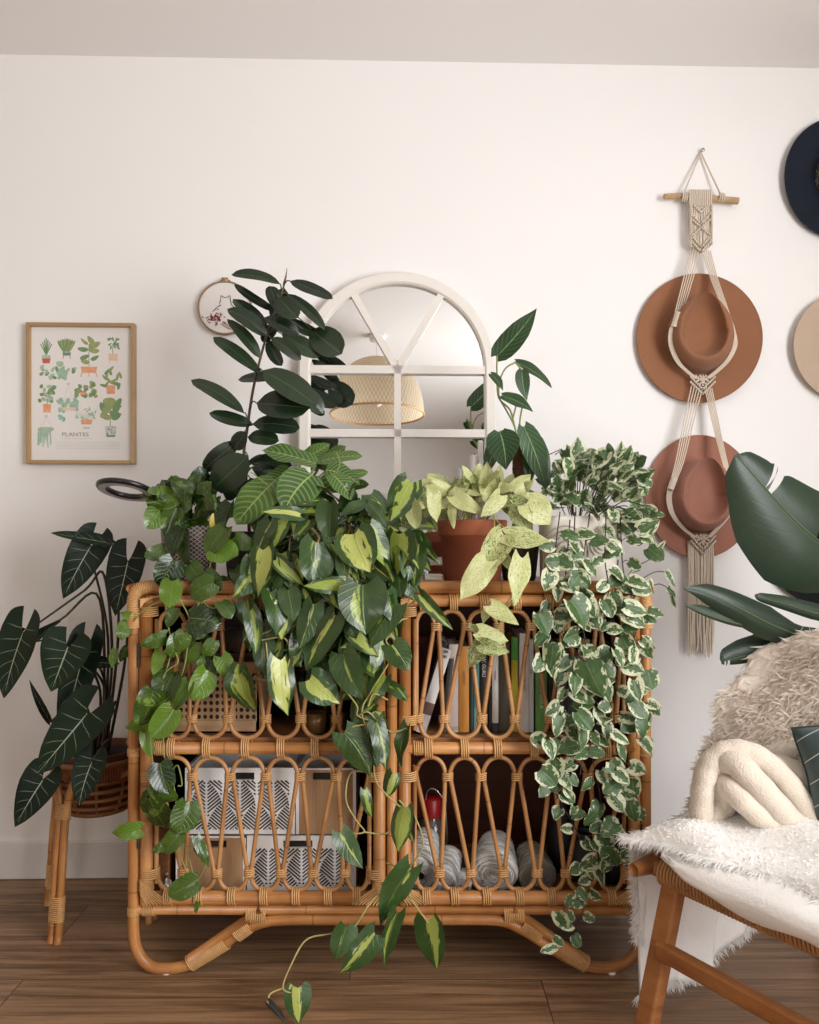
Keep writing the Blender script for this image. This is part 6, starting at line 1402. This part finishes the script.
def backfur():
    q = thing('draped_sheepskin', C(.25, .36, .43), 'long-haired cream sheepskin draped over the back of the wooden chair', 'sheepskin')
    def S(u, v):                       # v: 0 at the seat, 1 on top, beyond = down behind
        lo = -.105 + .060 * v + .008 * math.sin(v * 17); a = lo + u * (.72 - lo)
        if v <= 1: z = .425 + v * .405; b = .255 + .175 * v - .02 * math.sin(v * 3)
        else: t = (v - 1) / .4; z = .83 + .02 * math.sin(min(1, t * 2) * math.pi) - .2 * max(0, t - .3); b = .43 + .10 * min(1, t * 1.6)
        z -= .035 * max(0, .14 - u) / .14 * (1 if v > .8 else 0)
        b -= .018 * math.sin(u * 11 + v * 3) + .010 * math.sin(u * 23 - v * 5); z += .012 * math.sin(u * 9) * v
        return C(a, b, z)
    n1, n2 = 60, 50; g = np.array([[S(i / (n1 - 1), j / (n2 - 1) * 1.4) for j in range(n2)] for i in range(n1)])
    mb = MB(); mb.grid(g); o = mb.build('hide', M['fur_base'], q); s = o.modifiers.new('thick', 'SOLIDIFY'); s.thickness = .008
    f = MB()
    for k in range(17000):
        u, v = R.random() ** 1.25, R.random() * 1.12 + .0
        if u < .09 and v > .72 and R.random() < .9: continue
        p = S(u, v); lump = math.sin(u * 60 + v * 11) * math.sin(v * 43 + u * 7)
        d = -E2 * R.uniform(.3, .8) + A3(R.uniform(-.8, .8), R.uniform(-.4, .4), R.uniform(-.7, .35) + .3 * lump) - E1 * (.7 if u < .06 else 0)
        tuft(f, p, d, R.uniform(.018, .038), .0062, 1.0, R.uniform(-1.8, 1.8), 4)
    f.build('fleece', M['fur'], q)
backfur()
def knot_cushion():
    mb = MB()
    T = [([(701,834,1.70),(702,806,1.69),(704,782,1.685),(712,762,1.685),(730,751,1.68),(754,755,1.67),(778,773,1.66),(800,800,1.65),(816,826,1.64),(824,850,1.66)], .0255),
         ([(716,782,1.71),(722,764,1.69),(737,764,1.655),(762,790,1.635),(786,817,1.63),(806,838,1.64),(814,852,1.66)], .029),
         ([(724,806,1.71),(724,784,1.68),(738,796,1.645),(758,814,1.635),(780,830,1.64),(796,846,1.66)], .026),
         ([(694,842,1.72),(708,820,1.71),(722,802,1.71),(738,795,1.73)], .028),
         ([(712,846,1.72),(728,832,1.70),(744,838,1.68),(760,850,1.69)], .03),
         ([(752,770,1.74),(775,758,1.75),(800,748,1.76),(822,760,1.74),(832,790,1.71),(836,826,1.70)], .030),
         ([(760,772,1.72),(782,768,1.71),(806,782,1.69),(822,806,1.68)], .029)]
    for pts, r in T:
        p = cat(PP(pts, 1.7), 10); mb.tube(p, r * (1 + .03 * np.sin(np.arange(len(p)) * .9)), 18)
        for e in (p[0], p[-1]): mb.lathe([(r * math.sin(t), r * math.cos(t)) for t in np.linspace(0.01, math.pi - .01, 9)], e, 14)
    put(mb.build('knot_cushion', M['teddy']), 'cream knotted cushion of thick fleece tubes on the chair', 'cushion')
knot_cushion()
def leaf_cushion():
    n = NT('leaf_velvet'); u = n.sep(n.uv())
    w = n.math('ABSOLUTE', n.math('SUBTRACT', n.math('FRACT', n.math('ADD', n.math('MULTIPLY', u[1], 4.2), n.math('MULTIPLY', n.math('ABSOLUTE', n.math('SUBTRACT', u[0], .42)), 2.2))), .5))
    ln = n.math('MAXIMUM', n.ss(.030, .012, w), n.ss(.016, .006, n.math('ABSOLUTE', n.math('SUBTRACT', u[0], .42))))
    n.col(n.mix(ln, n.mix(n.noise(n.obj(), 25, 3), (.012, .030, .032), (.045, .085, .080)), (.55, .58, .52))); n.set(.75, Sheen_Weight=.4)
    c = P(868, 768, 1.60); q = thing('leaf_cushion', c - UP * .1, 'dark green velvet cushion with pale leaf veins at the right edge of the chair', 'cushion')
    zx = norm(A3(.80, -.40, .22)); zn = norm(A3(-.55, -.80, .25)); zn = norm(zn - zx * zx.dot(zn)); zy = np.cross(zn, zx); 
    if zy[2] < 0: zy = -zy
    mb = MB(); k = 28
    for s in (1, -1):
        g = np.zeros((k, k, 3)); uv = np.zeros((k, k, 2))
        for i in range(k):
            for j in range(k):
                x, y = i / (k - 1) * 2 - 1, j / (k - 1) * 2 - 1; e = max(0, (1 - x ** 4) * (1 - y ** 4)) ** .55
                pinch = 1 - .07 * (1 - abs(x * y)) * max(abs(x), abs(y)) ** 2
                g[i, j] = c + zx * x * .125 * pinch + zy * y * .098 * pinch + zn * s * .04 * e; uv[i, j] = (x * .5 + .5, y * .5 + .5)
        mb.grid(g if s > 0 else g[::-1], uv if s > 0 else uv[::-1])
    mb.build('velvet_cover', n.m, q)
    e = MB(); t = [c + zx * x * .125 * (1 - .07 * (1 - abs(x * y))) + zy * y * .098 * (1 - .07 * (1 - abs(x * y))) for x, y in [(a, -1) for a in np.linspace(-1, 1, 10)] + [(1, a) for a in np.linspace(-.8, 1, 9)] + [(a, 1) for a in np.linspace(.8, -1, 9)] + [(-1, a) for a in np.linspace(.8, -.8, 8)]]
    e.tube(t, .003, 6, closed=True); e.build('piping', plain('green_piping', (.02, .045, .045), .8), q)
leaf_cushion()
def hanging_throw():
    q = thing('fringed_blanket', A3(.70, 1.86, 0), 'cream fringed blanket hanging down to the floor behind the chair leg', 'blanket')
    n1, n2 = 46, 24; g = np.zeros((n1, n2, 3))
    top = lambda u: C(-.050 + .03 * u, .02 + u * .46, .40)
    for i in range(n1):
        u = i / (n1 - 1)
        for j in range(n2):
            v = j / (n2 - 1); t = top(u); zb = .018 + .030 * max(0, .5 - abs(u - .55)) * 0 + .22 * max(0, u - .55) + .035 * abs(math.sin(u * 6.5)) + (.16 if u < .10 else 0)
            z = t[2] + (zb - t[2]) * v; fo = .016 * math.sin(u * 24 + v * 2.0) * (.3 + v)
            g[i, j] = A3(t[0], t[1], 0) + A3(-.02 + fo - .012 * v, .01 + fo * .4, z)
    mb = MB(); mb.grid(g); o = mb.build('cloth', M['cotton'], q); s = o.modifiers.new('thick', 'SOLIDIFY'); s.thickness = .005
    f = MB()
    for k in range(2600):
        s_ = R.random()
        if s_ < .5: i = R.integers(n1); p = g[i, -1]; d = A3(R.uniform(-.5, .5), R.uniform(-.6, .3), -.25)
        else: j = R.integers(int(n2 * .95)); i = R.integers(0, 3); p = g[i, j]; d = A3(R.uniform(-1, -.1), R.uniform(-.7, .4), R.uniform(-.6, .2))
        tuft(f, p, d, R.uniform(.012, .030) if p[2] > .04 else R.uniform(.008, .014), .0036, .6, R.uniform(-.6, .6))
    f.build('fringe', M['fur_w'], q)
hanging_throw()
